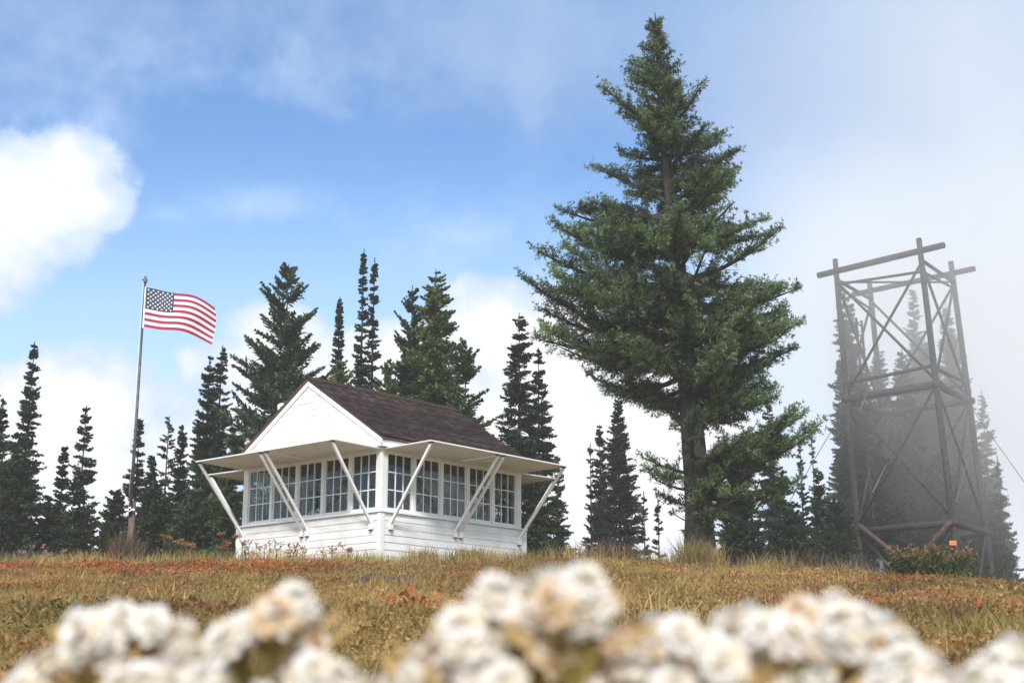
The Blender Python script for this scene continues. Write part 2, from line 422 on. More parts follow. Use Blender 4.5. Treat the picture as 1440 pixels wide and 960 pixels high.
# ------------------------------------------------------------------ conifers
def kites(P, D, S, l, w):
    l = l[:, None]; w = w[:, None]
    return np.stack([P, P + D * l * 0.42 + S * w * 0.5, P + D * l, P + D * l * 0.42 - S * w * 0.5], 1)

def conifer(H, Rb, seed, style, tint):
    rng = np.random.default_rng(seed)
    st = dict(cb=0.03, dens=44, pw=0.76, e_low=-0.38, e_top=0.12, curve=0.22, tw=0.40, kw=0.075, gap=0.22, up=0.0, tl=0.42)
    st.update(style)
    nb = int(H * st['dens'])
    t = np.sort(rng.uniform(st['cb'], 0.985, nb))
    # branches sit in loose whorls
    wh = max(6, int(H * 2.6)); t = t + 0.18 * (np.round(t * wh) / wh - t)
    tt = (t - st['cb']) / (1 - st['cb'])
    prof = np.clip(1 - tt, 0.0, 1) ** st['pw'] * np.clip(0.55 + tt * 3, 0, 1)
    az = rng.uniform(0, 2 * PI, nb)
    lump = 0.80 + 0.4 * vnoise(az * 1.1 + seed, t * H, 0.9, seed % 97)
    L = Rb * prof * rng.uniform(0.6, 1.12, nb) * lump + 0.03 + 0.12 * (1 - tt) ** 0.6
    keep = rng.random(nb) > st['gap'] * vnoise(t * H, az * 0.8, 0.7, seed % 89 + 1) * 1.4
    t, tt, az, L = t[keep], tt[keep], az[keep], L[keep]; nb = len(t)
    e0 = st['e_low'] + (st['e_top'] - st['e_low']) * tt ** 0.8 + rng.normal(0, 0.12, nb)
    cv = st['curve'] * rng.uniform(0.5, 1.4, nb)
    n = np.ceil(L / 0.075).astype(int) + 3
    bi = np.repeat(np.arange(nb), n); off = np.concatenate([[0], np.cumsum(n)[:-1]])
    k = np.arange(len(bi)) - off[bi]
    s = (k + rng.uniform(0.1, 0.9, len(bi))) / n[bi]
    Lb = L[bi]; ca, sa = np.cos(az[bi]), np.sin(az[bi]); te = np.tan(e0[bi]); c_ = cv[bi]
    pos = np.stack([Lb * s * ca, Lb * s * sa, t[bi] * H + Lb * (te * s + c_ * s * s)], -1)
    tan = norm(np.stack([ca, sa, te + 2 * c_ * s], -1)); lat = np.stack([-sa, ca, np.zeros_like(ca)], -1)
    out = []; cols = []
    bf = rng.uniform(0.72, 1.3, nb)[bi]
    tint = np.array(tint)
    for side in (-1, 1, 0):
        m = len(bi)
        psi = rng.uniform(0.6, 1.15, m) * side
        D = tan * np.cos(psi)[:, None] + lat * np.sin(psi)[:, None]
        D[:, 2] += rng.normal(st['up'], 0.25, m) + (0.25 if side == 0 else 0)
        D = norm(D)
        tl = np.clip(st['tl'] * Lb * (1.12 - s), 0.05, st['tw']) * rng.uniform(0.65, 1.2, m)
        for j in range(5):
            Dj = norm(D + rng.normal(0, 0.42, (m, 3))); p = pos + D * (tl * (0.02 + 0.2 * j))[:, None]
            S = norm(np.cross(Dj, norm(rng.normal(0, 0.5, (m, 3)) + [0, 0, 1])))
            out.append(kites(p, Dj, S, tl * 0.42 + 0.04, np.full(m, st['kw'] * 0.72) * rng.uniform(0.7, 1.3, m)))
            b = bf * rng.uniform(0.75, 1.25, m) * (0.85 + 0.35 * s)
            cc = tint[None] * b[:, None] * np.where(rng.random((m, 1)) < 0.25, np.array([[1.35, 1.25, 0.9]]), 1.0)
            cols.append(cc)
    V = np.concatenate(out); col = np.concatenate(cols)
    # leader
    m = 60; zz = rng.uniform(0.94, 1.005, m) * H; a = rng.uniform(0, 2 * PI, m)
    D = norm(np.stack([np.cos(a), np.sin(a), np.full(m, 0.9)], -1)); S = norm(np.cross(D, rng.normal(0, 1, (m, 3))))
    V = np.concatenate([V, kites(np.stack([np.zeros(m), np.zeros(m), zz - 0.05], -1), D, S, 0.04 + (1 - zz / H) * 1.5, np.full(m, 0.03))])
    col = np.concatenate([col, np.tile(tint, (m, 1))])
    # trunk with limbs
    mb = MB(); r0 = 0.0075 * H + 0.03
    zs = [0, 0.03, 0.15, 0.4, 0.7, 1.0]
    mb.tube([(0, 0, -0.4 + (H + 0.4) * z) for z in zs], [r0 * 1.35, r0 * 1.05, r0 * 0.9, r0 * 0.62, r0 * 0.32, 0.008], 9)
    for i in range(0, nb, 6):
        p = [(L[i] * q * math.cos(az[i]), L[i] * q * math.sin(az[i]), t[i] * H + L[i] * (math.tan(e0[i]) * q + cv[i] * q * q)) for q in (0, 0.5, 0.95)]
        rr = 0.009 + 0.010 * L[i]
        mb.tube(p, [rr, rr * 0.6, 0.004], 4, caps=False)
    return V, np.repeat(col, 4, 0), mb

def plant_tree(spec):
    tx, ty, Y, hw, style, tint, label, name, group, seed = spec
    u, w = ray(tx, ty); x = u * Y; z0 = gz(x, Y); H = w * Y - z0
    V, col, mb = conifer(H, hw * Y / 2000 * 1.2, seed, style, tint)
    o = empty(name, (x, Y, z0), 0)
    mb.build('trunk', M['bark'], o)
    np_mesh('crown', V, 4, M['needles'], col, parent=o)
    tag(o, label, 'tree', group)
    return o

DK = (0.050, 0.078, 0.044); MD = (0.072, 0.108, 0.052); BL = (0.062, 0.102, 0.072); YG = (0.120, 0.160, 0.060); GR = (0.058, 0.066, 0.062)
SP = dict()                                                     # dense spire
DR = dict(pw=0.9, e_low=-0.6, e_top=-0.05, curve=0.25, gap=0.30, up=-0.1, dens=40)    # drooping spire with gaps
TH = dict(dens=22, gap=0.45, tw=0.25, e_low=-0.3, kw=0.06)      # thin poor tree
BR = dict(dens=22, pw=0.66, e_low=-0.05, e_top=0.7, curve=0.12, tw=0.5, kw=0.095, gap=0.36, up=0.15, tl=0.45)   # broad ascending
CO = dict(pw=0.5, e_low=-0.5, e_top=-0.1, gap=0.3)              # columnar
BUSH = dict(dens=60, pw=0.55, e_low=0.0, e_top=0.4, curve=0.1, gap=0.2, cb=0.0)
FG, FL, FB, FR, FT = 'fir trees left of the flagpole', 'fir trees between flagpole and cabin', 'trees behind the cabin roof', 'trees between cabin and big tree', 'fir trees around the timber tower'
trees = [
 (-14, 495, 44, 46, SP, DK, 'dark fir cut by the left edge of the photo', 'fir_tree', FG, 11),
 (4, 560, 40, 36, DR, DK, 'shorter dark fir in front of the one cut by the left edge', 'fir_tree', FG, 12),
 (49, 480, 42, 40, dict(DR, pw=1.0), DK, 'tall dark pointed fir, the highest one left of the flagpole', 'fir_tree', FG, 13),
 (28, 610, 39, 40, CO, DK, 'bushy lower fir pressed against the highest fir left of the flagpole', 'fir_tree', FG, 14),
 (91, 628, 44, 20, SP, DK, 'small slim fir leaning close to the left side of a taller narrow fir', 'fir_tree', FG, 15),
 (122, 570, 42, 34, DR, DK, 'narrow ragged fir with open shelves, second nearest left of the flagpole', 'fir_tree', FG, 16),
 (131, 705, 46, 10, TH, GR, 'thin half bare sapling just right of the narrow ragged fir', 'fir_tree', FG, 17),
 (197, 588, 44, 30, DR, DK, 'slim fir rising directly right of the flagpole', 'fir_tree', FL, 18),
 (163, 690, 41, 30, BUSH, DK, 'low bushy fir at the foot of the flagpole', 'fir_tree', FL, 19),
 (238, 585, 45, 30, TH, BL, 'open feathery fir midway between flagpole and cabin', 'fir_tree', FL, 20),
 (257, 597, 46, 24, SP, DK, 'slim blunt topped fir right of the open feathery one', 'fir_tree', FL, 21),
 (222, 680, 41, 48, BUSH, DK, 'wide low dark fir filling the gap between flagpole and cabin', 'fir_tree', FL, 22),
 (275, 690, 40, 40, BUSH, MD, 'low dark fir beside the left shutter of the cabin', 'fir_tree', FL, 23),
 (296, 500, 43, 34, SP, DK, 'left one of the close fir pair under the flag tip', 'fir_tree', FL, 24),
 (313, 486, 44, 42, DR, DK, 'right one of the close fir pair under the flag tip', 'fir_tree', FL, 25),
 (330, 600, 39, 34, CO, MD, 'dense fir touching the left eave of the cabin', 'fir_tree', FL, 26),
 (406, 372, 41, 98, BR, (0.066, 0.104, 0.060), 'broad open conifer with rising branches behind the left roof slope', 'conifer_tree', FB, 27),
 (478, 418, 46, 24, dict(SP, pw=1.0), DK, 'slender single spire just left of the twin spires', 'fir_tree', FB, 28),
 (512, 349, 46, 27, dict(DR, pw=1.05), DK, 'left and taller one of the twin spires above the roof ridge', 'fir_tree', FB, 29),
 (527, 362, 46.5, 24, dict(DR, pw=1.0), DK, 'right and shorter one of the twin spires above the roof ridge', 'fir_tree', FB, 30),
 (478, 505, 41, 52, BR, YG, 'light green bushy conifer right behind the gable peak', 'conifer_tree', FB, 31),
 (580, 402, 43, 62, BR, BL, 'open topped conifer on the left of the bright green cluster', 'conifer_tree', FB, 32),
 (613, 378, 42, 78, dict(BR, dens=34, gap=0.15, e_low=-0.2, e_top=0.3), YG, 'bright green full conifer, tallest behind the right half of the ridge', 'conifer_tree', FB, 33),
 (655, 478, 40.5, 62, BR, MD, 'loose spreading conifer on the right of the bright green cluster', 'conifer_tree', FB, 34),
 (545, 505, 40.5, 50, BR, YG, 'low yellowish conifer touching the middle of the ridge', 'conifer_tree', FB, 35),
 (730, 440, 43, 36, CO, DK, 'dense columnar fir behind the right end of the cabin', 'fir_tree', FR, 36),
 (757, 488, 44, 44, DR, DK, 'ragged fir leaning against the right of the columnar one', 'fir_tree', FR, 37),
 (784, 640, 46, 26, DR, DK, 'short ragged fir right of the cabin end', 'fir_tree', FR, 38),
 (830, 622, 52, 13, TH, GR, 'very thin fir at the left of the misty group beside the big tree', 'fir_tree', FR, 39),
 (843, 596, 54, 26, SP, GR, 'slim grey fir in the middle of the misty group beside the big tree', 'fir_tree', FR, 40),
 (869, 560, 52, 48, SP, GR, 'widest grey fir of the misty group beside the big tree', 'fir_tree', FR, 41),
 (905, 690, 55, 14, TH, GR, 'small misty sapling with bare stem left of the big trunk', 'fir_tree', FR, 42),
 (925, 700, 52, 12, TH, GR, 'smaller misty sapling nearest to the big trunk', 'fir_tree', FR, 43),
 (1079, 558, 52, 44, DR, GR, 'hazy fir seen through the right low branches of the big tree', 'fir_tree', FT, 44),
 (1124, 615, 56, 20, TH, GR, 'left one of two slender hazy firs beyond the low branch tip', 'fir_tree', FT, 45),
 (1141, 608, 56, 20, TH, GR, 'right one of two slender hazy firs beyond the low branch tip', 'fir_tree', FT, 46),
 (1045, 700, 42, 50, BUSH, DK, 'low dark spruce bush just right of the big trunk', 'fir_tree', FT, 47),
 (1110, 715, 42, 54, BUSH, DK, 'low dark spruce bush halfway between big trunk and tower', 'fir_tree', FT, 48),
 (1172, 705, 48, 52, BUSH, DK, 'low dark spruce bush at the left foot of the tower', 'fir_tree', FT, 49),
 (1188, 403, 58, 42, CO, DK, 'narrow foggy fir behind the left post of the tower', 'fir_tree', FT, 50),
 (1180, 500, 60, 38, SP, DK, 'dense fir along the outer left side of the tower', 'fir_tree', FT, 51),
 (1282, 398, 62, 66, DR, DK, 'tall foggy fir showing inside the top frame of the tower', 'fir_tree', FT, 52),
 (1330, 425, 60, 66, SP, DK, 'foggy fir behind the right posts of the tower', 'fir_tree', FT, 53),
 (1235, 485, 60, 76, SP, DK, 'dark fir filling the lower left inside of the tower', 'fir_tree', FT, 54),
 (1300, 475, 60, 84, SP, DK, 'dark fir filling the lower right inside of the tower', 'fir_tree', FT, 55),
 (1380, 548, 61, 60, DR, DK, 'wide fir on the outer right side of the tower', 'fir_tree', FT, 56),
 (1355, 580, 58, 72, SP, DK, 'shorter fir behind the right foot of the tower', 'fir_tree', FT, 57),
 (1402, 640, 56, 26, dict(TH, e_low=-1.0, e_top=-0.5), DK, 'thin drooping fir, the last one towards the right edge', 'fir_tree', FT, 58),
 (1262, 650, 58, 60, BUSH, DK, 'bushy dark fir between the tower legs', 'fir_tree', FT, 59),
 (213, 640, 46, 34, SP, DK, 'short dense fir showing between flagpole and the open feathery fir', 'fir_tree', FL, 60),
 (278, 640, 46, 40, SP, MD, 'short dense fir just left of the close fir pair', 'fir_tree', FL, 61),
 (20, 650, 38, 40, BUSH, DK, 'bushy dark fir in the lower left corner of the tree row', 'fir_tree', FG, 62),
 (70, 700, 40, 34, BUSH, DK, 'low dark fir filling the gap left of the narrow ragged fir', 'fir_tree', FG, 63),
 (1028, 655, 50, 40, SP, DK, 'pointed dark fir right behind the big trunk', 'fir_tree', FT, 64),
 (1100, 660, 50, 46, SP, DK, 'pointed dark fir under the low right branch tip', 'fir_tree', FT, 65),
 (1150, 660, 50, 46, SP, DK, 'pointed dark fir between the low branch tip and the tower', 'fir_tree', FT, 66),
 (1212, 505, 58, 58, SP, DK, 'dark fir against the left front post of the tower', 'fir_tree', FT, 67),
 (1268, 488, 58, 64, SP, DK, 'dark fir in the centre of the lower tower frame', 'fir_tree', FT, 68),
 (1338, 478, 58.5, 66, SP, DK, 'dark fir against the right back post of the tower', 'fir_tree', FT, 69),
 (1240, 640, 56.5, 60, BUSH, DK, 'bushy dark fir low inside the tower on the left', 'fir_tree', FT, 70),
 (1320, 640, 57, 64, BUSH, DK, 'bushy dark fir low inside the tower on the right', 'fir_tree', FT, 71),
]
for sp in trees: plant_tree(sp)

# ------------------------------------------------------------------ the big tree
def big_tree():
    rng = np.random.default_rng(77)
    Y = 32.0
    bx, _, _ = at(985, 790, Y); z0 = gz(bx, Y)
    axis = [(985, 800), (984, 740), (977, 640), (969, 560), (962, 460), (950, 340), (940, 250), (928, 130), (921, 18)]
    ax = np.array([at(a, b, Y) for a, b in axis]); az_z = ax[:, 2]; ax_x = ax[:, 0]
    tab = [(16, 919, 922), (36, 910, 926), (60, 900, 938), (100, 882, 955), (135, 880, 962), (165, 868, 985), (180, 828, 1012), (215, 822, 1040), (250, 812, 1034), (275, 770, 1048), (300, 790, 1074),
           (330, 800, 1100), (365, 752, 1104), (400, 750, 1128), (435, 738, 1128), (460, 742, 1112), (490, 768, 1122), (520, 800, 1112), (545, 842, 1096), (570, 868, 1078),
           (592, 945, 1072), (600, 950, 1148), (620, 930, 1152), (645, 906, 1110), (675, 912, 1078), (700, 925, 1100), (725, 940, 1110), (748, 960, 1070)]
    zz = np.array([at(720, a, Y)[2] for a, _, _ in tab])[::-1]
    xl = np.array([at(b, a, Y)[0] for a, b, _ in tab])[::-1]; xr = np.array([at(c, a, Y)[0] for a, _, c in tab])[::-1]
    ztop = az_z[-1]; Ht = ztop - z0
    axx = lambda z: np.interp(z, az_z, ax_x)
    o = empty('big_fir_tree', (bx, Y, z0))
    mb = MB()
    # trunk
    zs = np.linspace(z0 - 0.4, ztop, 16); rad = []
    for z in zs:
        t = (z - z0) / Ht
        rad.append(max(0.012, 0.33 * (1 - t) ** 0.8 + 0.06 * max(0, 1 - t * 9)))
    mb.tube([(axx(z) - bx, 0, z - z0) for z in zs], rad, 14, jitter=0.05, rng=random.Random(4))
    P_, D_, s_, bf_ = [], [], [], []
    limbs = []
    z = zz[0]
    while z < ztop - 0.25:
        t = (z - z0) / Ht
        limbs.append((z, rng.uniform(0, 2 * PI), 0))
        z += 0.056 * rng.uniform(0.4, 1.6) * (1 if t < 0.75 else 0.6)
    # a few long limbs picked out from the photograph: (height pixel, side angle, scale)
    for py, a, a_len in [(330, PI - 0.15, 0), (385, PI + 0.1, 0), (470, PI - 0.1, 0), (395, 0.1, 0), (500, 0.15, 0), (478, PI, 3.75), (490, PI + 0.22, 3.3), (462, PI - 0.2, 3.5), (508, PI + 0.1, 3.0), (500, PI - 0.35, 2.9), (450, PI + 0.5, 3.2), (525, PI - 0.1, 2.3), (400, PI - 0.1, 3.4), (385, PI + 0.3, 3.2), (440, 0.05, 2.7), (520, 0.0, 2.6), (510, -0.3, 2.6), (480, 0.35, 2.6), (560, -0.4, 1.9), (575, 0.5, 1.8), (590, -0.15, 1.7), (655, 0.0, 2.95), (660, 0.3, 2.6), (650, -0.3, 2.7), (648, -0.65, 2.3), (668, -0.1, 2.5), (640, -1.2, 1.9), (668, PI, 1.25), (672, PI + 0.4, 1.2), (690, PI - 0.3, 1.0), (645, -0.45, 2.0), (640, 0.1, 2.2), (655, -1.9, 1.7), (700, -0.2, 2.2), (715, 0.2, 2.0), (690, -0.9, 2.0), (735, -0.4, 1.9), (725, -1.3, 1.7), (675, -0.5, 2.4), (560, PI - .1, 0), (575, 0.0, 1.9), (560, -0.2, 1.9)]:
        limbs.append((at(720, py, Y)[2], a, a_len))
    zgap0, zgap1 = at(720, 664, Y)[2], at(720, 606, Y)[2]
    for z, a, fixed in limbs:
        if not fixed and zgap0 < z < zgap1: continue
        t = (z - z0) / Ht
        xc = axx(z); tipz = min(z + (0.25 if t > 0.5 else 0.05), ztop - 0.03)
        exr = max(0.06, np.interp(tipz, zz, xr) - xc); exl = max(0.06, xc - np.interp(tipz, zz, xl))
        ex = exr if math.cos(a) > 0 else exl; em = 0.45 * (exr + exl)
        L = (abs(math.cos(a) / ex) ** 3 + abs(math.sin(a) / em) ** 3) ** (-1 / 3)
        L *= rng.uniform(0.78, 1.02) if rng.random() > 0.3 else rng.uniform(0.35, 0.75)
        L = max(L, 0.10)
        if fixed: L = fixed
        e0 = (0.62 if t > 0.75 else 0.28 if t > 0.5 else -0.02 if t > 0.27 else 0.18) + rng.normal(0, 0.22 if t < 0.72 else 0.08)
        cv = (0.10 if t > 0.5 else 0.22) * rng.uniform(0.4, 1.5) - 0.04
        wob = rng.normal(0, 0.10)
        def pt(q):
            aa = a + wob * q
            return np.array([xc - bx + L * q * math.cos(aa), L * q * math.sin(aa), z - z0 + L * (math.tan(e0) * q * (1 - 0.35 * q) + cv * q * q) - L * 0.06 * math.sin(q * 3.1)])
        r0 = 0.018 + 0.024 * L
        mb.tube([pt(q) for q in (0, 0.2, 0.4, 0.6, 0.8, 0.98)], [r0, r0 * .85, r0 * .68, r0 * .5, r0 * .34, 0.012], 6, caps=False)
        nn = int(max(4, L / 0.075)); bfac = rng.uniform(0.65, 1.45)
        q0 = 0.06 if t > 0.7 else 0.20
        for q in np.linspace(q0, 1.0, nn) + rng.uniform(-0.02, 0.02, nn):
            p = pt(q); tg = pt(q + 0.03) - pt(q - 0.03); tg /= np.linalg.norm(tg)
            la = np.array([-tg[1], tg[0], 0]); la /= np.linalg.norm(la) + 1e-6
            for sd in (-1, 1, 0.25):
                if rng.random() < (0.15 if abs(sd) == 1 else 0.5): continue
                lb = (0.05 + 0.11 * min(1, L) + 0.30 * L * (1.05 - q)) * rng.uniform(0.5, 1.15); lb = min(lb, 0.85)
                psi = rng.uniform(0.35, 1.1) * sd
                d = tg * math.cos(psi) + la * math.sin(psi) + np.array([0, 0, rng.normal(0.20, 0.48)])
                d /= np.linalg.norm(d)
                nt_ = max(2, int(lb / 0.055))
                if lb > 0.35: mb.tube([p, p + d * lb * .9], [0.010, 0.003], 3, caps=False)
                for f in np.linspace(0.15, 1, nt_):
                    P_.append(p + d * lb * f + np.array([0, 0, 0.06 * lb * f * f]) + rng.normal(0, 0.02, 3)); D_.append(d); s_.append(q * f); bf_.append(bfac)
    P = np.array(P_); D = np.array(D_); s = np.array(s_); bf = np.array(bf_)
    hole = vnoise(P[:, 0] + 0.9 * P[:, 1], P[:, 2] * 1.35, 0.55, 61) * 0.65 + vnoise(P[:, 1] - 0.8 * P[:, 0], P[:, 2] * 1.2, 0.4, 62) * 0.35
    k = (hole > 0.315 + 0.045 * (P[:, 2] < 9)) | (P[:, 2] > Ht * 0.86)
    P, D, s, bf = P[k], D[k], s[k], bf[k]; n = len(P)
    bf = bf * (0.7 + 0.7 * vnoise(P[:, 0] - P[:, 1], P[:, 2], 0.45, 63))
    out, cols = [], []
    for j in range(8):
        Dj = norm(D * 0.55 + norm(rng.normal(0, 1, (n, 3))) * 0.9 + [0, 0, 0.18])
        S = norm(np.cross(Dj, rng.normal(0, 1, (n, 3))))
        l = rng.uniform(0.055, 0.125, n); w = rng.uniform(0.013, 0.027, n)
        out.append(kites(P, Dj, S, l, w))
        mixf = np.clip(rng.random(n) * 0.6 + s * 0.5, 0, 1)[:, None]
        c = np.array([0.036, 0.058, 0.026]) * (1 - mixf) + np.array([0.125, 0.178, 0.070]) * mixf  # lighter tips put the crown's highlights into the needle colour
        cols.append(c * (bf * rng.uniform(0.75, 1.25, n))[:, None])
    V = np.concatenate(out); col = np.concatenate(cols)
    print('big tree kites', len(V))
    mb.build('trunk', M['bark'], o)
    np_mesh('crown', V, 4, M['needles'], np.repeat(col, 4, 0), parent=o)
    tag(o, 'huge old fir with thick trunk and heavy irregular crown, largest tree on the hill', 'tree')
big_tree()

# ------------------------------------------------------------------ cabin
def build_cabin():
    zb = 2.30
    o = empty('lookout_cabin', (CAB[0], CAB[1], zb), CAB_A)
    tag(o, 'white fire lookout cabin with raised shutters and dark shingle roof', 'cabin')
    i = 0.083
    ZL, ZE, ZA, ZW = 3.459 - zb, 4.873 - zb, 6.325 - zb, 4.671 - zb
    AO, AD = 1.321, 0.017
    maps = [lambda s, d, z: (s, -d, z), lambda s, d, z: (-d, s, z), lambda s, d, z: (s, W + d, z), lambda s, d, z: (W + d, s, z)]
    rng = random.Random(5)
    # lower walls: lapped boards
    for fn in maps:
        mb = MB()
        mb.box(0.02, W - 0.02, -0.10, -0.03, -0.45, ZL - 0.03, fn=fn)
        z = -0.15; e = 0.141
        while z < ZL - 0.045:
            z1 = min(z + e + 0.02, ZL - 0.04)
            cut = rng.uniform(0.9, W - 0.9); zj = rng.uniform(-0.004, 0.004)
            for sa_, sb_ in ((0.075, cut - 0.002), (cut + 0.002, W - 0.075)):
                zk = zj + rng.uniform(-0.002, 0.002); dk = rng.uniform(-0.003, 0.002)
                vs = [fn(s, d, zz) for zz, d0, d1 in ((z + zk, -0.03, -0.001 + dk), (z1, -0.03, -0.014)) for d in (d0, d1) for s in (sa_, sb_)]
                mb.hexa(vs)
            z += e
        mb.build('wall', M['paint'], o)
    for cx in (0, 1):
        for cy in (0, 1):
            mb = MB(); sx = 1 if cx == 0 else -1; sy = 1 if cy == 0 else -1
            x0 = 0 if cx == 0 else W; y0 = 0 if cy == 0 else W
            def bx(a0, a1, b0, b1, z0, z1):
                mb.box(min(x0 + sx * a0, x0 + sx * a1), max(x0 + sx * a0, x0 + sx * a1), min(y0 + sy * b0, y0 + sy * b1), max(y0 + sy * b0, y0 + sy * b1), z0, z1)
            bx(-0.012, 0.09, -0.012, 0.09, -0.45, ZL - 0.032)
            mb.build('corner_board', M['trim'], o)
            mb = MB(); bx(i - 0.012, i + 0.15, i - 0.012, i + 0.15, ZL + 0.003, ZW + 0.05)
            mb.build('corner_post', M['trim'], o, bevel=0.006)
    # window bands
    post = 0.16; span = W - 2 * i - 2 * post + 0.02; nW = 5; mw = 0.085
    ww = (span - (nW - 1) * mw) / nW
    s0 = i + post - 0.01
    zw0, zw1 = ZL + 0.035, ZW - 0.03
    for fi, fn in enumerate(maps):
        dd = -i                                                  # window plane
        mb = MB(); mb.box(-0.03, W + 0.03, dd + 0.0, 0.035, ZL - 0.03, ZL, fn=fn)
        mb.box(i + 0.152, W - i - 0.152, dd - 0.06, dd + 0.02, ZL + 0.002, ZL + 0.034, fn=fn)
        mb.build('sill', M['trim'], o)
        mb = MB(); mb.box(i + 0.152, W - i - 0.152, dd - 0.08, dd + 0.008, ZW - 0.03, ZE - 0.005, fn=fn)
        mb.build('header', M['trim'], o)
        for k in range(nW - 1):
            sc = s0 + ww * (k + 1) + mw * k
            mb = MB(); mb.box(sc + 0.003, sc + mw - 0.003, dd - 0.07, dd + 0.012, ZL + 0.036, ZW - 0.032, fn=fn)
            mb.build('mullion', M['trim'], o)
        for k in range(nW):
            a = s0 + k * (ww + mw); b = a + ww
            fr = MB(); t = 0.033
            d0, d1 = dd - 0.05, dd - 0.012
            fr.box(a, a + t, d0, d1, zw0, zw1, fn=fn); fr.box(b - t, b, d0, d1, zw0, zw1, fn=fn)
            fr.box(a + t, b - t, d0, d1, zw0, zw0 + t + 0.02, fn=fn); fr.box(a + t, b - t, d0, d1, zw1 - t, zw1, fn=fn)
            fo = fr.build('window', M['trim'], o)
            g = MB(); gx = (b - a - 2 * t) / 3; gzz = (zw1 - zw0 - 2 * t - 0.02) / 3
            for q in (1, 2):
                g.box(a + t + gx * q - 0.011, a + t + gx * q + 0.011, d0 + 0.008, d1 - 0.004, zw0 + t + 0.02, zw1 - t, fn=fn)
                zc = zw0 + t + 0.02 + gzz * q
                g.box(a + t, b - t, d0 + 0.010, d1 - 0.006, zc - 0.011, zc + 0.011, fn=fn)
            g.build('glazing_bar', M['trim'], fo)
            p = MB()
            dm = (d0 + d1) / 2
            p.add([fn(a + t, dm, zw0 + t), fn(b - t, dm, zw0 + t), fn(b - t, dm, zw1 - t), fn(a + t, dm, zw1 - t)], [(0, 1, 2, 3)])
            p.build('pane', M['glass'], fo)
    # floor and ceiling
    mb = MB(); mb.box(0.11, W - 0.11, 0.11, W - 0.11, 0.15, 0.21); mb.build('floor', M['inner'], o)
    mb = MB(); mb.box(0.17, W - 0.17, 0.17, W - 0.17, ZW + 0.0, ZW + 0.05); mb.build('ceiling', M['inner'], o)
    # gables (overhanging by 12 cm) and roof
    g0 = i - 0.12
    e0, e1 = i - 0.12, W - i + 0.12; mid = W / 2
    zg0 = ZW + 0.06
    slope = (ZA - ZE) / (mid - e0)
    for end in (0, 1):
        mb = MB(); u0 = g0 if end == 0 else W - g0
        sg = 1 if end == 0 else -1
        mb.add([(u0 + sg * 0.05, e0, zg0), (u0 + sg * 0.05, e1, zg0), (u0 + sg * 0.05, e1, ZE), (u0 + sg * 0.05, mid, ZA - 0.02), (u0 + sg * 0.05, e0, ZE),
                (u0 + sg * 0.15, e0, zg0), (u0 + sg * 0.15, e1, zg0), (u0 + sg * 0.15, e1, ZE), (u0 + sg * 0.15, mid, ZA - 0.02), (u0 + sg * 0.15, e0, ZE)],
               [(0, 1, 2, 3, 4), (9, 8, 7, 6, 5), (0, 5, 6, 1), (1, 6, 7, 2), (2, 7, 8, 3), (3, 8, 9, 4), (4, 9, 5, 0)])
        z = zg0; ex = 0.141
        while z < ZA - 0.06:
            def lim(q):
                hw = (mid - e0) if q <= ZE else max(0.0, (ZA - 0.03 - q) / slope)
                return hw
            z1 = min(z + ex + 0.016, ZA - 0.05)
            a0, a1 = lim(z), lim(z1)
            vs = []
            for zz, hw, d in ((z + rng.uniform(-.003, .003), a0, 0.001), (z1, a1, 0.012)):
                for dd_ in (0.052, d):
                    for sg2 in (-1, 1): vs.append((u0 + sg * dd_, mid + sg2 * hw, zz))
            mb.hexa(vs); z += ex
        mb.build('gable_wall', M['paint'], o)
    rf = MB()
    th = 0.05
    def rz(v): return ZA - abs(v - mid) * slope
    ov = 0.06
    for sgn in (-1, 1):
        ve = (e0 - ov) if sgn < 0 else (e1 + ov)
        vs = []
        for zz in (0.0, th):
            for v in (mid, ve):
                for u in (g0 - 0.03, W - g0 + 0.03): vs.append((u, v, rz(v) + zz + 0.002))
        rf.hexa(vs)
    roof = rf.build('roof', M['inner'], o)
    # shingles
    sh = MB()
    ln = math.hypot(mid - e0 + ov, slope * (mid - e0 + ov)); ex = 0.115
    cosr = (mid - e0 + ov) / ln; sinr = slope * cosr
    for sgn in (-1, 1):
        nrow = int(ln / ex)
        for rI in range(nrow + 1):
            d0 = rI * ex; d1 = d0 + ex * 1.9
            if d1 > ln: d1 = ln
            u = g0 - 0.035 - rng.uniform(0, 0.1); rowb = rng.uniform(0.65, 1.45)
            while u < W - g0 + 0.035:
                wd = rng.uniform(0.09, 0.19); ua = max(u, g0 - 0.035); ub = min(u + wd - 0.006, W - g0 + 0.035); u += wd
                if ub - ua < 0.02: continue
                jit = rng.uniform(-0.012, 0.012); b = rng.uniform(0.45, 1.15) * rowb
                base = rng.choice([(0.050, 0.031, 0.028), (0.062, 0.039, 0.033), (0.042, 0.028, 0.027), (0.075, 0.052, 0.045)])
                colr = tuple(cc * b for cc in base)
                vs = []
                for zz in (0, 0.014):
                    for d, lift in ((ln - d0 - jit - 0.0, 0.026), (ln - d1, 0.0)):
                        for uu in (ua, ub):
                            v = mid + sgn * d * cosr; zq = ZA - d * sinr + th + 0.004 + lift * 1.5 + zz
                            vs.append((uu, v, zq))
                sh.hexa(vs, 0, colr)
    sh.build('shingles', M['shingle'], roof, color=True)
    rc = MB(); u = g0 - 0.04
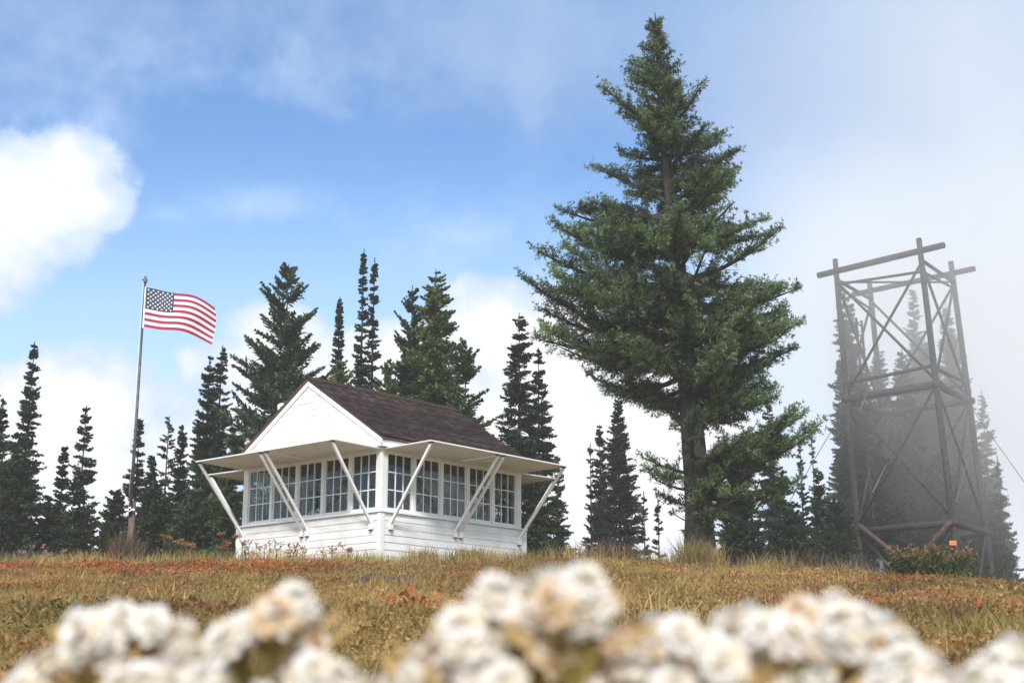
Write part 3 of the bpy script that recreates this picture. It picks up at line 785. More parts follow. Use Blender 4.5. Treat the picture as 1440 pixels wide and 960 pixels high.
    while u < W - g0:
        u2 = min(u + 0.2, W - g0 + 0.04)
        for sgn in (-1, 1):
            colr = tuple(c * rng.uniform(0.6, 1.3) for c in (0.055, 0.036, 0.032)); vs = []
            for zz in (0.03, 0.05):
                for d in (0.0, 0.13):
                    for uu, l in ((u, 0.018), (u2 + 0.04, 0.0)):
                        vs.append((uu, mid + sgn * d, ZA - d * slope + th + zz + l))
            rc.hexa(vs, 0, colr)
        u = u2
        if u2 >= W - g0 + 0.039: break
    rc.build('ridge_cap', M['shingle'], roof, color=True)
    for end in (0, 1):
        for sgn in (-1, 1):
            bb = MB(); u0 = g0 if end == 0 else W - g0; sg = -1 if end == 0 else 1
            ve = (e0 - 0.01) if sgn < 0 else (e1 + 0.01); vs = []
            for dz in (-0.10, 0.0):
                for v in (mid, ve):
                    for uu in (u0 + sg * 0.004, u0 + sg * 0.028): vs.append((uu, v, rz(v) + dz))
            bb.hexa(vs); bb.build('bargeboard', M['trim'], roof)
            bb = MB(); vs = []
            for dz in (0.012, th + 0.01):
                for v in (mid, (e0 - ov) if sgn < 0 else (e1 + ov)):
                    for uu in (u0 + sg * 0.031, u0 + sg * 0.050): vs.append((uu, v, rz(v) + dz))
            if sgn > 0: bb.hexa(vs); bb.build('rake_trim', M['redtrim'], roof)
    for sgn in (-1, 1):
        fb = MB(); v = e0 if sgn < 0 else e1
        fb.box(g0 + 0.01, W - g0 - 0.01, min(v, v + sgn * 0.03), max(v, v + sgn * 0.03), zg0 - 0.02, ZE - 0.012)
        fb.build('fascia', M['trim'], roof)
    # chimney on the left slope
    ch = MB(); cu, cv = 0.6, mid + 1.55
    ch.tube([(cu, cv, rz(cv) - 0.1), (cu, cv, rz(cv) + 0.62)], 0.075, 14)
    cho = ch.build('chimney', M['metal'], o)
    cp = MB(); cp.tube([(cu, cv, rz(cv) + 0.625), (cu, cv, rz(cv) + 0.64), (cu, cv, rz(cv) + 0.80), (cu, cv, rz(cv) + 0.83)], [0.11, 0.125, 0.125, 0.08], 14)
    cp.build('chimney_cap', M['trim'], cho)
    # shutters and props
    for fi, fn in enumerate(maps):
        for half in (0, 1):
            a = i + 0.0 if half == 0 else mid + 0.012; b = mid - 0.012 if half == 0 else W - i
            sh = MB(); d0, d1 = -i + 0.015, -i + AO
            q = lambda s, d, z: fn(s, d, z + AD * (d - d0) / (d1 - d0))
            sh.box(a, b, d0, d1, ZW + 0.012, ZW + 0.030, fn=q)
            # battens of the panel edge
            sh.box(a, b, d1 - 0.05, d1 + 0.004, ZW + 0.0045, ZW + 0.011, fn=q)
            for s_ in (a + 0.004, b - 0.054):
                sh.box(s_, s_ + 0.05, d0, d1 - 0.052, ZW + 0.0045, ZW + 0.011, fn=q)
            so = sh.build('shutter', M['under'], o)
            nail = MB()
            for s_, sb in ((a + 0.07, a + 0.17), (b - 0.07, b - 0.17)) :
                if half == 0 and s_ > a + 0.5: sb = s_
                if half == 1 and s_ < a + 0.5: sb = s_
                pr = MB()
                top = fn(s_, d1 - 0.04, ZW + AD - 0.01); bot = fn(sb, 0.035, ZL - 0.22)
                pr.bar(top, bot, 0.045, 0.055)
                pr.build('prop', M['trim'], so)
                hk = MB(); hk.box(s_ - 0.03, s_ + 0.03, d1 - 0.10, d1 - 0.01, ZW + AD - 0.030, ZW + AD - 0.004, fn=fn)
                hk.build('hinge', M['darkmetal'], so)
                br = MB(); br.box(sb - 0.05, sb + 0.05, 0.007, 0.045, ZL - 0.36, ZL - 0.19, fn=fn)
                bro = br.build('bracket', M['trim'], o)
                bl = MB(); bl.box(sb - 0.025, sb + 0.025, 0.016, 0.06, ZL - 0.385, ZL - 0.363, fn=fn); bl.build('bolt', M['darkmetal'], bro)
    # things standing inside
    ca, sa = math.cos(CAB_A), math.sin(CAB_A)
    def wl(u, v, z): return (CAB[0] + u * ca - v * sa, CAB[1] + u * sa + v * ca, zb + z)
    bed = empty('bed', wl(2.35, 0.95, 0.213), CAB_A)
    f = MB(); f.box(-0.9, 0.9, -0.4, 0.4, 0.55, 0.72)
    for sx in (-0.86, 0.80):
        for sy in (-0.38, 0.32): f.box(sx, sx + 0.06, sy, sy + 0.06, 0, 0.549)
    f.build('bed_frame', M['inner'], bed)
    f = MB(); f.box(-0.88, 0.88, -0.39, 0.39, 0.722, 0.92); f.build('mattress', M['sheet'], bed, bevel=0.03)
    f = MB(); f.box(-0.5, 0.86, -0.41, 0.41, 0.925, 1.13); f.build('blanket', M['blanket'], bed, bevel=0.04)
    tag(bed, 'bed with rose coloured blanket behind the right hand windows', 'bed')
    stv = empty('wood_stove', wl(1.3, 3.1, 0.213), CAB_A)
    f = MB(); f.box(-0.25, 0.25, -0.25, 0.25, 0.18, 0.75)
    for sx in (-0.22, 0.18):
        for sy in (-0.22, 0.18): f.box(sx, sx + 0.04, sy, sy + 0.04, 0, 0.178)
    f.build('firebox', M['darkmetal'], stv, bevel=0.02)
    f = MB(); f.tube([(0, 0, 0.752), (0, 0, ZW - 0.215)], 0.075, 14); f.build('stovepipe', M['trim'], stv)
    tag(stv, 'small stove with white pipe behind the left hand windows', 'stove')
build_cabin()

# ------------------------------------------------------------------ flagpole and flag
def build_flag():
    Y = 29.0
    x, _, _ = at(192, 585, Y); z0 = gz(x, Y); zt = at(204, 388, Y)[2]
    o = empty('flagpole', (x, Y, z0))
    mb = MB(); mb.tube([(0, 0, 0.95), (0, 0, 2.5), (0, 0, zt - z0 - 0.16)], [0.036, 0.031, 0.022], 12); mb.build('pole', M['polemetal'], o)
    mb = MB(); mb.tube([(0.02, 0.07, -0.4), (0.02, 0.07, 1.25)], [0.075, 0.062], 10, jitter=0.06, rng=random.Random(2)); mb.build('post', M['postwood'], o)
    mb = MB(); mb.tube([(0, 0, zt - z0 - 0.16), (0, 0, zt - z0 - 0.10), (0, 0, zt - z0 - 0.09), (0, 0, zt - z0)], [0.03, 0.05, 0.028, 0.02], 10); mb.tube([(-0.06, -0.02, zt - z0 - 0.09), (0.05, -0.02, zt - z0 - 0.09)], 0.018, 8); mb.build('truck', M['gold'], o)
    mb = MB(); mb.box(-0.10, 0.10, -0.075, -0.045, 1.05, 1.09); mb.box(-0.02, 0.02, -0.075, -0.04, 1.03, 1.13); mb.build('cleat', M['trim'], o)
    mb = MB(); mb.tube([(-0.035, -0.045, 1.1), (-0.038, -0.045, 3.0), (-0.03, -0.035, zt - z0 - 0.12)], 0.0035, 5); mb.build('halyard', M['trim'], o)
    tag(o, 'slim grey flagpole on a brown wooden post', 'flagpole')
    ztop = at(204, 404.5, Y)[2] - z0; hoist = 0.88; fly = 1.58
    fo = empty('flag', (x + 0.04, Y - 0.03, z0 + ztop))
    NU, NV = 60, 26
    def S(a, b):                       # a along the fly 0..1, b down the hoist 0..1
        drop = 0.10 * a + 0.30 * a ** 1.6 + 0.05 * math.sin(a * 7.0 + b * 1.2) * a - 0.06 * b * math.sin(a * PI)
        drop += 0.055 * math.sin(a * 5.2 - 0.4) * b
        xx = fly * (a * 0.955 - 0.03 * a * a * (1 - b)) + 0.03 * a * math.sin(b * 5) - 0.05 * b * a
        yy = 0.11 * math.sin(a * 6.6 + b * 1.7) * (0.25 + a) + 0.012 * math.sin(a * 13 + b * 3) * a
        return Vector((xx, yy, -hoist * b * (1 - 0.06 * a) - drop))
    mb = MB()
    for v in range(NV):
        for u in range(NU):
            st = v // 2
            mi = 0 if st % 2 == 0 else 1
            if u < NU * 0.4 and st < 7: mi = 2
            mb.add([S(u / NU, v / NV), S((u + 1) / NU, v / NV), S((u + 1) / NU, (v + 1) / NV), S(u / NU, (v + 1) / NV)], [(0, 3, 2, 1)], mi, smooth=True)
    # fifty stars on both faces
    for row in range(9):
        for c in range(6 if row % 2 == 0 else 5):
            ca_ = 0.4 * ((2 * c + 1 + (row % 2)) / 12); cb = (7 / 13) * ((row + 1) / 10)
            p0 = S(ca_, cb); du = (S(ca_ + 0.005, cb) - S(ca_ - 0.005, cb)).normalized(); dv = (S(ca_, cb - 0.005) - S(ca_, cb + 0.005)).normalized()
            nr = du.cross(dv).normalized()
            for sg in (-1, 1):
                vs = []
                for k in range(10):
                    r = 0.0285 if k % 2 == 0 else 0.0125
                    an = PI / 2 + k * PI / 5
                    vs.append(p0 + du * (r * math.cos(an)) + dv * (r * math.sin(an)) + nr * (0.006 * sg))
                mb.add(vs, [tuple(range(10))], 1)
    me_o = mb.build('cloth', [M['flag_red'], M['flag_white'], M['flag_blue']], fo)
    bm = bmesh.new(); bm.from_mesh(me_o.data); bmesh.ops.remove_doubles(bm, verts=bm.verts, dist=0.0005); bmesh.ops.recalc_face_normals(bm, faces=bm.faces); bm.to_mesh(me_o.data); bm.free()
    hb = MB(); hb.box(-0.03, -0.001, -0.008, 0.010, -hoist - 0.005, 0.01); hb.build('heading', M['trim'], fo)
    tag(fo, 'American flag with stars and stripes flying from the pole', 'flag')
build_flag()

# ------------------------------------------------------------------ timber tower
def build_tower():
    zt = 0.3208 * 52
    top = {}
    for k, (px, py) in dict(A=(1175, 372), B=(1293, 343), C=(1223, 400), D=(1338, 375)).items():
        u, w = ray(px, py); Yk = zt / w; top[k] = Vector((u * Yk, Yk, zt))
    cen = sum(top.values(), Vector()) / 4
    z0 = gz(cen.x, cen.y)
    o = empty('timber_tower', (cen.x, cen.y, z0))
    tag(o, 'weathered timber lookout tower without its cabin, standing in fog', 'tower')
    org = Vector((cen.x, cen.y, z0)); H = zt - z0
    lean = Vector((0.72, 0.0, 0))
    def P(k, h):                       # point on a post at height fraction h
        t = top[k] - org; b = Vector((t.x * 1.10, t.y * 1.10, 0)) + lean
        return b + (Vector((t.x, t.y, H)) - b) * h
    rg = random.Random(9)
    for k in 'ABCD':
        mb = MB(); pts = [P(k, h) for h in (-0.03, 0.2, 0.5, 0.8, 1.012)]
        mb.tube(pts, [0.13, 0.125, 0.12, 0.115, 0.105], 10, jitter=0.04, rng=rg); mb.build('post', M['timber'], o)
    def beam(a, b, r, e0=0.0, e1=0.0, name='beam', off=(0, 0, 0), mat='timber', sq=False):
        a = Vector(a) + Vector(off); b = Vector(b) + Vector(off); d = (b - a).normalized()
        mb = MB()
        if sq: mb.bar(a - d * e0, b + d * e1, r * 2, r * 2)
        else: mb.tube([a - d * e0, (a + b) / 2, b + d * e1], [r, r, r], 9, jitter=0.03, rng=rg)
        return mb.build(name, M[mat], o)
    Fv = (P('B', 1) - P('A', 1)).normalized(); out = Vector((-Fv.y, Fv.x, 0))
    beam(P('A', 0.985), P('B', 0.985), 0.125, 0.85, 1.0, 'cap_beam')
    beam(P('C', 0.985), P('D', 0.985), 0.115, 0.85, 0.95, 'cap_beam')
    faces = [('A', 'B'), ('B', 'D'), ('D', 'C'), ('C', 'A')]
    for a, b in faces[1::2]:
        beam(P(a, 0.965), P(b, 0.965), 0.075); beam(P(a, 0.94), P(b, 0.95), 0.05)
    beam(P('A', 0.955), P('B', 0.94), 0.055)
    beam(P('A', 0.96), P('D', 0.965), 0.045); 
    levels = [0.70, 0.42, 0.16]
    for li, h in enumerate(levels):
        for a, b in faces:
            beam(P(a, h), P(b, h), 0.13 if li < 2 else 0.08, 0.2, 0.2)
    for a, b in faces: beam(P(a, 0.735), P(b, 0.74), 0.07, 0.1, 0.1, 'rail')
    prev = 0.96
    for li, h in enumerate(levels):
        for fi, (a, b) in enumerate(faces):
            r = 0.05 if li else 0.055
            beam(P(a, prev), P(b, h + 0.01), r, name='brace'); beam(P(a, h + 0.01), P(b, prev), r, name='brace')
        prev = h
    for a, b in faces[1:]:
        beam(P(a, 0.16), P(b, 0.0), 0.07, name='brace'); beam(P(a, 0.0), P(b, 0.16), 0.07, name='brace')
    # reddish lower struts that meet in front of the tower
    mid = (P('A', 0.0) * 0.52 + P('B', 0.0) * 0.48) + Vector((0.1, -0.4, 0.1))
    u, w = ray(1208, 738); Yq = (P('A', 0) + org).y - 0.3
    a1 = Vector((u * Yq, Yq, w * Yq)) - org
    u, w = ray(1336, 733); Yq2 = (P('B', 0) + org).y - 0.25
    b1 = Vector((u * Yq2, Yq2, w * Yq2)) - org
    u, w = ray(1281, 796); Yq3 = 0.5 * (Yq + Yq2); m1 = Vector((u * Yq3, Yq3, w * Yq3)) - org
    beam(a1, m1, 0.085, 0.0, 0.6, 'strut', mat='redtimber'); beam(b1, m1, 0.085, 0.0, 0.6, 'strut', mat='redtimber')
    # platform planks at the upper level
    mb = MB()
    for q in range(5):
        t = 0.08 + q * 0.05
        a = P('A', 0.71).lerp(P('C', 0.71), t); b = P('B', 0.71).lerp(P('D', 0.71), t)
        mb.bar(a, b, 0.15, 0.05)
    mb.build('platform', M['timber'], o)
    # ladder along the back left side
    la = P('A', 0.0).lerp(P('C', 0.0), 0.55) + Vector((-0.1, 0, 0)); lb = P('A', 0.9).lerp(P('C', 0.9), 0.55)
    side = (P('C', 0.5) - P('A', 0.5)).normalized() * 0.28
    lad = MB(); lad.bar(la - side, lb - side, 0.07, 0.07); lad.bar(la + side, lb + side, 0.07, 0.07)
    lo = lad.build('ladder', M['timber'], o)
    for k in range(36):
        q = (k + 0.5) / 36; c = la.lerp(lb, q); mb = MB(); mb.bar(c - side, c + side, 0.05, 0.05); mb.build('rung', M['deadwood'], lo)
    # pale loose boards and guy wires
    for (p0, p1) in [((1245, 655), (1227, 692)), ((1290, 708), (1320, 706)), ((1362, 640), (1341, 715)), ((1222, 545), (1208, 580))]:
        u, w = ray(*p0); Yw = 52.6; a = Vector((u * Yw, Yw, w * Yw)) - org; u, w = ray(*p1); b = Vector((u * Yw, Yw, w * Yw)) - org
        mb = MB(); mb.bar(a, b, 0.09, 0.03); mb.build('loose_board', M['deadwood'], o)
    for k, e in (('A', (-7.5, -2.0)), ('D', (8.0, -2.0)), ('C', (-4, 9)), ('B', (3, -9.5))):
        a = P(k, 0.69); g = Vector((a.x + e[0], a.y + e[1], 0)); g.z = gz(g.x + org.x, g.y + org.y) - z0
        if k == 'B': continue
        mb = MB(); mb.tube([a, a.lerp(g, 0.5) + Vector((0, 0, -0.25)), g], 0.014, 5); mb.build('guy_wire', M['darkmetal'], o)
    sg = MB(); c = P('B', 0.105) + org
    u, w = ray(1340, 763); Ys = c.y - 0.27; p = Vector((u * Ys, Ys, w * Ys))
    sg.box(-0.13, 0.13, -0.015, 0.015, -0.085, 0.085)
    s = sg.build('sign', M['orange'], None, loc=p, bevel=0.01)
    tag(s, 'small orange sign fixed to the lower part of the tower', 'sign')
build_tower()

# ------------------------------------------------------------------ shrub, rock, stump, wildflowers
def build_shrub():
    rng = np.random.default_rng(19)
    px, Y = 1313, 29.4
    x = ray(px, 800)[0] * Y; z0 = gz(x, Y)
    o = empty('shrub', (x, Y, z0)); mb = MB(); P_, T = [], []
    for k in range(110):
        a = rng.uniform(0, 2 * PI); e = rng.uniform(0.35, 1.3); L = rng.uniform(0.6, 1.1)
        bx = np.array([rng.uniform(-0.6, 0.6), rng.uniform(-0.25, 0.25), 0])
        d = np.array([math.cos(a) * math.cos(e), 0.7 * math.sin(a) * math.cos(e), math.sin(e) * 0.92])
        mb.tube([bx, bx + d * L * 0.5, bx + d * L], [0.012, 0.008, 0.003], 4, caps=False)
        for q in np.linspace(0.25, 1, 26):
            P_.append(bx + d * L * q + rng.normal(0, 0.055, 3)); T.append(q * L * d[2] / 0.6)
    P = np.array(P_); T = np.array(T); n = len(P); V, c = [], []
    for j in range(4):
        D = norm(rng.normal(0, 1, (n, 3)) + [0, 0, 0.5]); S = norm(np.cross(D, rng.normal(0, 1, (n, 3))))
        V.append(kites(P, D, S, rng.uniform(0.05, 0.09, n), rng.uniform(0.025, 0.045, n)))
        g = np.array([0.060, 0.082, 0.022]); y_ = np.array([0.36, 0.21, 0.075]); r_ = np.array([0.34, 0.11, 0.05])
        f = np.clip((T + rng.normal(0, 0.2, n) - 1.0) * 2.5, 0, 1)[:, None]; tip = np.where(rng.random((n, 1)) < 0.16, r_, y_)
        c.append((g * (1 - f) + tip * f) * rng.uniform(0.7, 1.3, (n, 1)))
    mb.build('stems', M['bark'], o)
    np_mesh('foliage', np.concatenate(V), 4, M['needles'], np.repeat(np.concatenate(c), 4, 0), parent=o)
    tag(o, 'round green shrub with yellow and red tips before the tower', 'shrub')
    # dark stump left of the shrub
    x = ray(1238, 800)[0] * 31.2; z = gz(x, 31.2)
    mb = MB(); mb.tube([(0, 0, -0.2), (0, 0, 0.1), (0.03, 0, 0.42), (0.05, 0, 0.47)], [0.24, 0.19, 0.15, 0.11], 11, jitter=0.12, rng=random.Random(8))
    s = mb.build('stump', M['darkmetal'], None, loc=(x, 31.2, z)); tag(s, 'black stump just left of the round shrub', 'stump')
    # flat dark rocks in the meadow
    rr = random.Random(21)
    for px, Yr, sx, lab in ((530, 13.9, 0.15, 'larger flat dark rock in the meadow below the cabin corner'), (566, 13.6, 0.10, 'smaller flat dark rock beside the larger one below the cabin')):
        x = ray(px, 830)[0] * Yr; z = gz(x, Yr)
        bm = bmesh.new(); bmesh.ops.create_icosphere(bm, subdivisions=3, radius=1)
        for v in bm.verts:
            n = 1 + 0.25 * math.sin(v.co.x * 4.3 + px) * math.cos(v.co.y * 3.7) + rr.uniform(-0.05, 0.05)
            v.co = Vector((v.co.x * sx * 1.5 * n, v.co.y * sx * 1.1 * n, v.co.z * sx * 0.5 * n))
        me = bpy.data.meshes.new('rock'); bm.to_mesh(me); bm.free(); me.materials.append(M['rock'])
        s = link('rock', me, None, (x, Yr, z + 0.035)); tag(s, lab, 'rock')
build_shrub()

def build_wildflowers():
    rg = random.Random(33)
    def stalk(px, Y, h, nh, colr, label, group, hr=0.022):
        x = ray(px, 785)[0] * Y; z = gz(x, Y)
        mb = MB(); top = (rg.uniform(-0.06, 0.06), rg.uniform(-0.05, 0.05), h)
        mb.tube([(0, 0, -0.03), (top[0] * 0.4, top[1] * 0.4, h * 0.6), top], [0.008, 0.006, 0.005], 5, mi=0, col=(0.22, 0.16, 0.08))
        for k in range(nh):
            a = rg.uniform(0, 2 * PI); r = rg.uniform(0.02, 0.10)
            p = Vector((top[0] + r * math.cos(a), top[1] + r * math.sin(a), h + rg.uniform(-0.02, 0.05)))
            mb.tube([(top[0] * 0.9, top[1] * 0.9, h * 0.88), p], [0.004, 0.003], 3, col=(0.22, 0.15, 0.08))
            for q in range(9):
                d = Vector((rg.gauss(0, 1), rg.gauss(0, 1), rg.gauss(0.5, 0.6))).normalized(); s = d.cross(Vector((rg.gauss(0, 1), rg.gauss(0, 1), rg.gauss(0, 1)))).normalized()
                c = tuple(v * rg.uniform(0.75, 1.2) for v in colr)
                mb.add([p, p + d * hr + s * hr * 0.5, p + d * hr * 2, p + d * hr - s * hr * 0.5], [(0, 1, 2, 3)], 0, c)
        for k in range(3):
            zz = h * rg.uniform(0.15, 0.6); a = rg.uniform(0, 2 * PI); d = Vector((math.cos(a), math.sin(a), 0.6)) * 0.11; s = Vector((-math.sin(a), math.cos(a), 0)) * 0.015
            p = Vector((top[0] * 0.4, top[1] * 0.4, zz)); mb.add([p, p + d * .5 + s, p + d, p + d * .5 - s], [(0, 1, 2, 3)], 0, (0.16, 0.14, 0.05))
        o = mb.build('wildflower', M['blades'], None, loc=(x, Y, z), color=True)
        tag(o, label, 'wildflower', group)
    tan = (0.42, 0.23, 0.10); pink = (0.50, 0.30, 0.26); red = (0.40, 0.13, 0.10)
    for px in (228, 238, 246, 253, 262, 268, 274): stalk(px, rg.uniform(28.6, 29.6), rg.uniform(0.38, 0.6), 9, tan, 'tan seed head stalk in the row between flagpole and cabin', 'tan seed stalks between flagpole and cabin')
    for px, h in ((315, 0.62), (322, 0.42), (331, 0.55), (309, 0.36)): stalk(px, 28.9, h, 7, (0.5, 0.2, 0.08), 'orange seed head stalk beside the left end of the cabin', 'orange seed stalks at the left cabin end')
    for k in range(16): stalk(rg.uniform(338, 395), rg.uniform(28.4, 29.8), rg.uniform(0.25, 0.48), 4, pink, 'pale pink seed stalk against the left end of the white cabin wall', 'pale pink stalks against the cabin wall', 0.016)
    for k in range(18): stalk(rg.uniform(385, 492), rg.uniform(26.6, 27.7), rg.uniform(0.2, 0.36), 6, red, 'red flower stalk in front of the left cabin wall', 'red flower stalks in front of the cabin', 0.013)
    for k in range(8): stalk(rg.uniform(15, 130), rg.uniform(27.5, 29), rg.uniform(0.2, 0.42), 6, pink, 'dusty pink seed stalk below the firs left of the flagpole', 'dusty pink stalks below the left firs', 0.018)
build_wildflowers()

# ------------------------------------------------------------------ white flowers close to the camera
def head_mesh(seed, tan_head):
    rg = random.Random(seed); mb = MB(); r = 0.0082
    cream = (0.89, 0.81, 0.68); white = (0.93, 0.91, 0.87); tan = (0.56, 0.34, 0.15)
    # base cup, its peach painting the shaded gaps between petals
    mb.tube([(0, 0, -r * 0.9), (0, 0, -r * 0.6), (0, 0, 0), (0, 0, r * 0.25)], [r * 0.2, r * 0.55, r * 0.62, r * 0.4], 9, col=(0.74, 0.55, 0.34))
    bm_ = bmesh.new(); bmesh.ops.create_icosphere(bm_, subdivisions=2, radius=r * 0.90)  # inner ball added so the gaps between petals stay bright
    mb.add([(v.co.x, v.co.y, v.co.z * 0.8 - r * 0.05) for v in bm_.verts], [tuple(v.index for v in f.verts) for f in bm_.faces], 0, (0.80, 0.62, 0.42) if tan_head else (0.89, 0.80, 0.67), smooth=True); bm_.free()
    for ring, (el, ln, n, z) in enumerate(((0.05, 1.05, 10, -0.15), (0.5, 1.0, 9, 0.0), (0.95, 0.85, 8, 0.1), (1.25, 0.7, 6, 0.15))):
        for k in range(n):
            a = 2 * PI * (k + 0.5 * (ring % 2)) / n + rg.uniform(-0.12, 0.12); e = el + rg.uniform(-0.18, 0.18)
            d = Vector((math.cos(a) * math.cos(e), math.sin(a) * math.cos(e), math.sin(e))); s = Vector((-math.sin(a), math.cos(a), 0)); nn = s.cross(d)
            c = cream if rg.random() < 0.35 else white; c = (0.78, 0.60, 0.40) if tan_head and rg.random() < 0.75 else c; c = tuple(v * rg.uniform(0.94, 1.01) for v in c)
            p = Vector((0, 0, z * r)) + d * r * 0.3; L = r * ln * rg.uniform(0.85, 1.1)
            w = r * 0.36
            vs = [p - s * w * .4, p + s * w * .4, p + d * L * .5 + s * w - nn * r * .12, p + d * L * .5 - s * w - nn * r * .12,
                  p + d * L * .85 + s * w * .75 - nn * r * .02, p + d * L * .85 - s * w * .75 - nn * r * .02, p + d * L + nn * r * .1]
            b = len(mb.v); mb.add(vs, [(0, 1, 2, 3), (3, 2, 4, 5), (5, 4, 6)], 0, c, smooth=True)
    mb.tube([(0, 0, r * 0.2), (0, 0, r * 0.62), (0, 0, r * 0.72)], [r * 0.42, r * (0.5 if tan_head else 0.36), r * 0.1], 9, col=tan if tan_head else (0.74, 0.60, 0.36))
    me_o = mb.build('flower_head', M['petal'], None, color=True)
    me = me_o.data; bpy.data.objects.remove(me_o); return me
HEADS = [head_mesh(q, 0) for q in range(5)] + [head_mesh(q, 1) for q in range(5, 8)]

def everlasting(pts, d, label, seed):
    """one plant; pts: photo pixels of its flower heads ('t' in third place = tan head), d: distance"""
    rg = random.Random(seed)
    heads = []
    for q in pts:
        dd = d + rg.uniform(-0.025, 0.025)
        heads.append((Vector(at(q[0], q[1] + (28 if q[0] < 530 else 17), dd)), len(q) > 2 or rg.random() < 0.05))
    c = sum((h[0] for h in heads), Vector()) / len(heads)
    low = min(h[0].z for h in heads)
    bx, by = c.x + rg.uniform(-0.03, 0.03), c.y + rg.uniform(0.0, 0.05); zg = gz(bx, by)
    o = empty('white_flower', (bx, by, zg)); org = Vector((bx, by, zg))
    tag(o, label, 'flower', 'white papery flowers in the foreground')
    st = MB(); joint = Vector((c.x, c.y, low - 0.035)) - org
    green = (0.26, 0.22, 0.06)
    st.tube([(0, 0, -0.02), joint * 0.5 + Vector((0.008, 0, 0)), joint], [0.0032, 0.0028, 0.0024], 6, col=green)
    for p, tan in heads:
        nrm = ((p - c) * 1.2 + Vector((0, -0.012, 0.020))).normalized() + Vector((rg.gauss(0, .25), rg.gauss(0, .25), rg.gauss(0, .25)))
        h = link('flower_head', HEADS[rg.randrange(5, 8) if tan else rg.randrange(5)], o, p - org)
        h.rotation_euler = nrm.to_track_quat('Z', 'Y').to_euler(); sc = rg.uniform(0.58, 0.90) * d / 0.5; h.scale = (sc, sc, sc)
        base = p - org - nrm.normalized() * 0.0075 * sc
        m_ = joint.lerp(base, 0.6) + Vector((0, 0, -0.004))
        st.tube([joint, m_, base], [0.0018, 0.0014, 0.0012], 4, col=(0.34, 0.27, 0.08), caps=False)
        for e in range(2):
            a = rg.uniform(0, 2 * PI); q = base + Vector((math.cos(a) * 0.007, 0.006 + 0.004 * math.sin(a), -0.007 - 0.006 * e)); d2 = Vector((math.cos(a), 0.2, 0.9)) * 0.014; s2 = Vector((0.0035, 0, 0.001))
            st.add([q, q + d2 * .5 + s2, q + d2, q + d2 * .5 - s2], [(0, 1, 2, 3)], 0, (0.50, 0.34, 0.14))
    st.build('stem', M['blades'], o, color=True)
    for k in range(14):
        f = 0.4 + 0.55 * k / 14; p = joint * f; a = k * 2.4 + rg.uniform(-.3, .3); L = rg.uniform(0.035, 0.06)
        dr = Vector((math.cos(a), math.sin(a), 0.55)); s_ = Vector((-math.sin(a), math.cos(a), 0)) * rg.uniform(0.005, 0.008)
        lf = MB(); q1 = p + dr * L * .4; q2 = p + dr * L * .8 + Vector((0, 0, -0.006)); q3 = p + dr * L + Vector((0, 0, -0.016))
        col = rg.choice([(0.42, 0.34, 0.10), (0.34, 0.31, 0.09), (0.52, 0.36, 0.16)])
        lf.add([p - s_ * .3, p + s_ * .3, q1 + s_, q1 - s_, q2 + s_ * .8, q2 - s_ * .8, q3], [(0, 1, 2, 3), (3, 2, 4, 5), (5, 4, 6)], 0, col, smooth=True)
        lf.build('leaf', M['blades'], o, color=True)
    return o

T = 't'
PLANTS = [
 ([(30, 940), (50, 920), (75, 910), (100, 905), (107, 885), (120, 862), (137, 848), (170, 844), (150, 876), (156, 902), (190, 856), (212, 850), (228, 864), (255, 862), (215, 884, T), (60, 955), (20, 965)], 0.52, 'arched white flower cluster, leftmost of the foreground'),
 ([(257, 892), (280, 908), (296, 886), (320, 876), (345, 858), (370, 847), (388, 838, T), (413, 822), (434, 839), (396, 858, T), (436, 882, T), (330, 900, T)], 0.50, 'slanting white flower cluster whose two top right heads stick up'),
 ([(175, 942), (200, 930), (228, 925), (250, 945), (280, 930), (302, 935), (312, 955), (215, 958), (165, 968), (265, 972)], 0.48, 'low white flower cluster between the arched and the slanting one, cut by the bottom'),
 ([(380, 932), (410, 917), (440, 917), (425, 942), (470, 927), (505, 942), (370, 956), (452, 956), (490, 965), (410, 970)], 0.48, 'low white flower cluster right of the slanting one, cut by the bottom'),
 ([(550, 955), (590, 907), (580, 935), (625, 892), (650, 867), (656, 892), (695, 824), (690, 852), (715, 872), (710, 902), (680, 912), (625, 930), (665, 940), (710, 945), (733, 820), (736, 857), (737, 897), (765, 867, T), (773, 902, T), (745, 930), (600, 965), (640, 970), (690, 975)], 0.46, 'large tall white flower cluster in the middle foreground'),
 ([(795, 804), (772, 812), (820, 808), (836, 832), (805, 856), (780, 832, T), (812, 832, T), (835, 853), (790, 880, T)], 0.45, 'compact white flower cluster reaching highest, below the right cabin end'),
 ([(855, 892, T), (885, 882), (920, 872), (955, 877), (905, 902), (845, 917, T), (885, 926), (865, 946, T), (820, 926, T), (795, 942), (940, 902, T), (945, 950), (915, 950, T), (830, 962), (975, 900)], 0.47, 'white and tan flower cluster below the trunk of the big tree'),
 ([(1000, 892), (1022, 872), (1000, 940), (1020, 916), (1050, 862), (1060, 902), (1040, 936), (1080, 872), (1086, 936), (1100, 906, T), (1110, 882), (1145, 887), (1135, 920, T), (1150, 937), (1110, 955), (1060, 965), (1010, 965)], 0.46, 'wide white flower cluster below the right branches of the big tree'),
 ([(1125, 842, T), (1150, 852), (1175, 838), (1185, 862), (1210, 858), (1236, 872), (1195, 892), (1225, 897), (1265, 887), (1170, 912, T), (1220, 926), (1190, 945), (1165, 962)], 0.50, 'white flower cluster rising below the left side of the tower'),
 ([(1275, 917), (1305, 922), (1250, 932), (1326, 946), (1285, 950), (1240, 960), (1310, 968)], 0.47, 'small white flower cluster below the tower, cut by the bottom'),
 ([(1425, 898), (1405, 922), (1432, 926), (1375, 946), (1407, 950), (1440, 955), (1380, 968)], 0.46, 'white flower cluster cut by the right edge of the photo'),
]
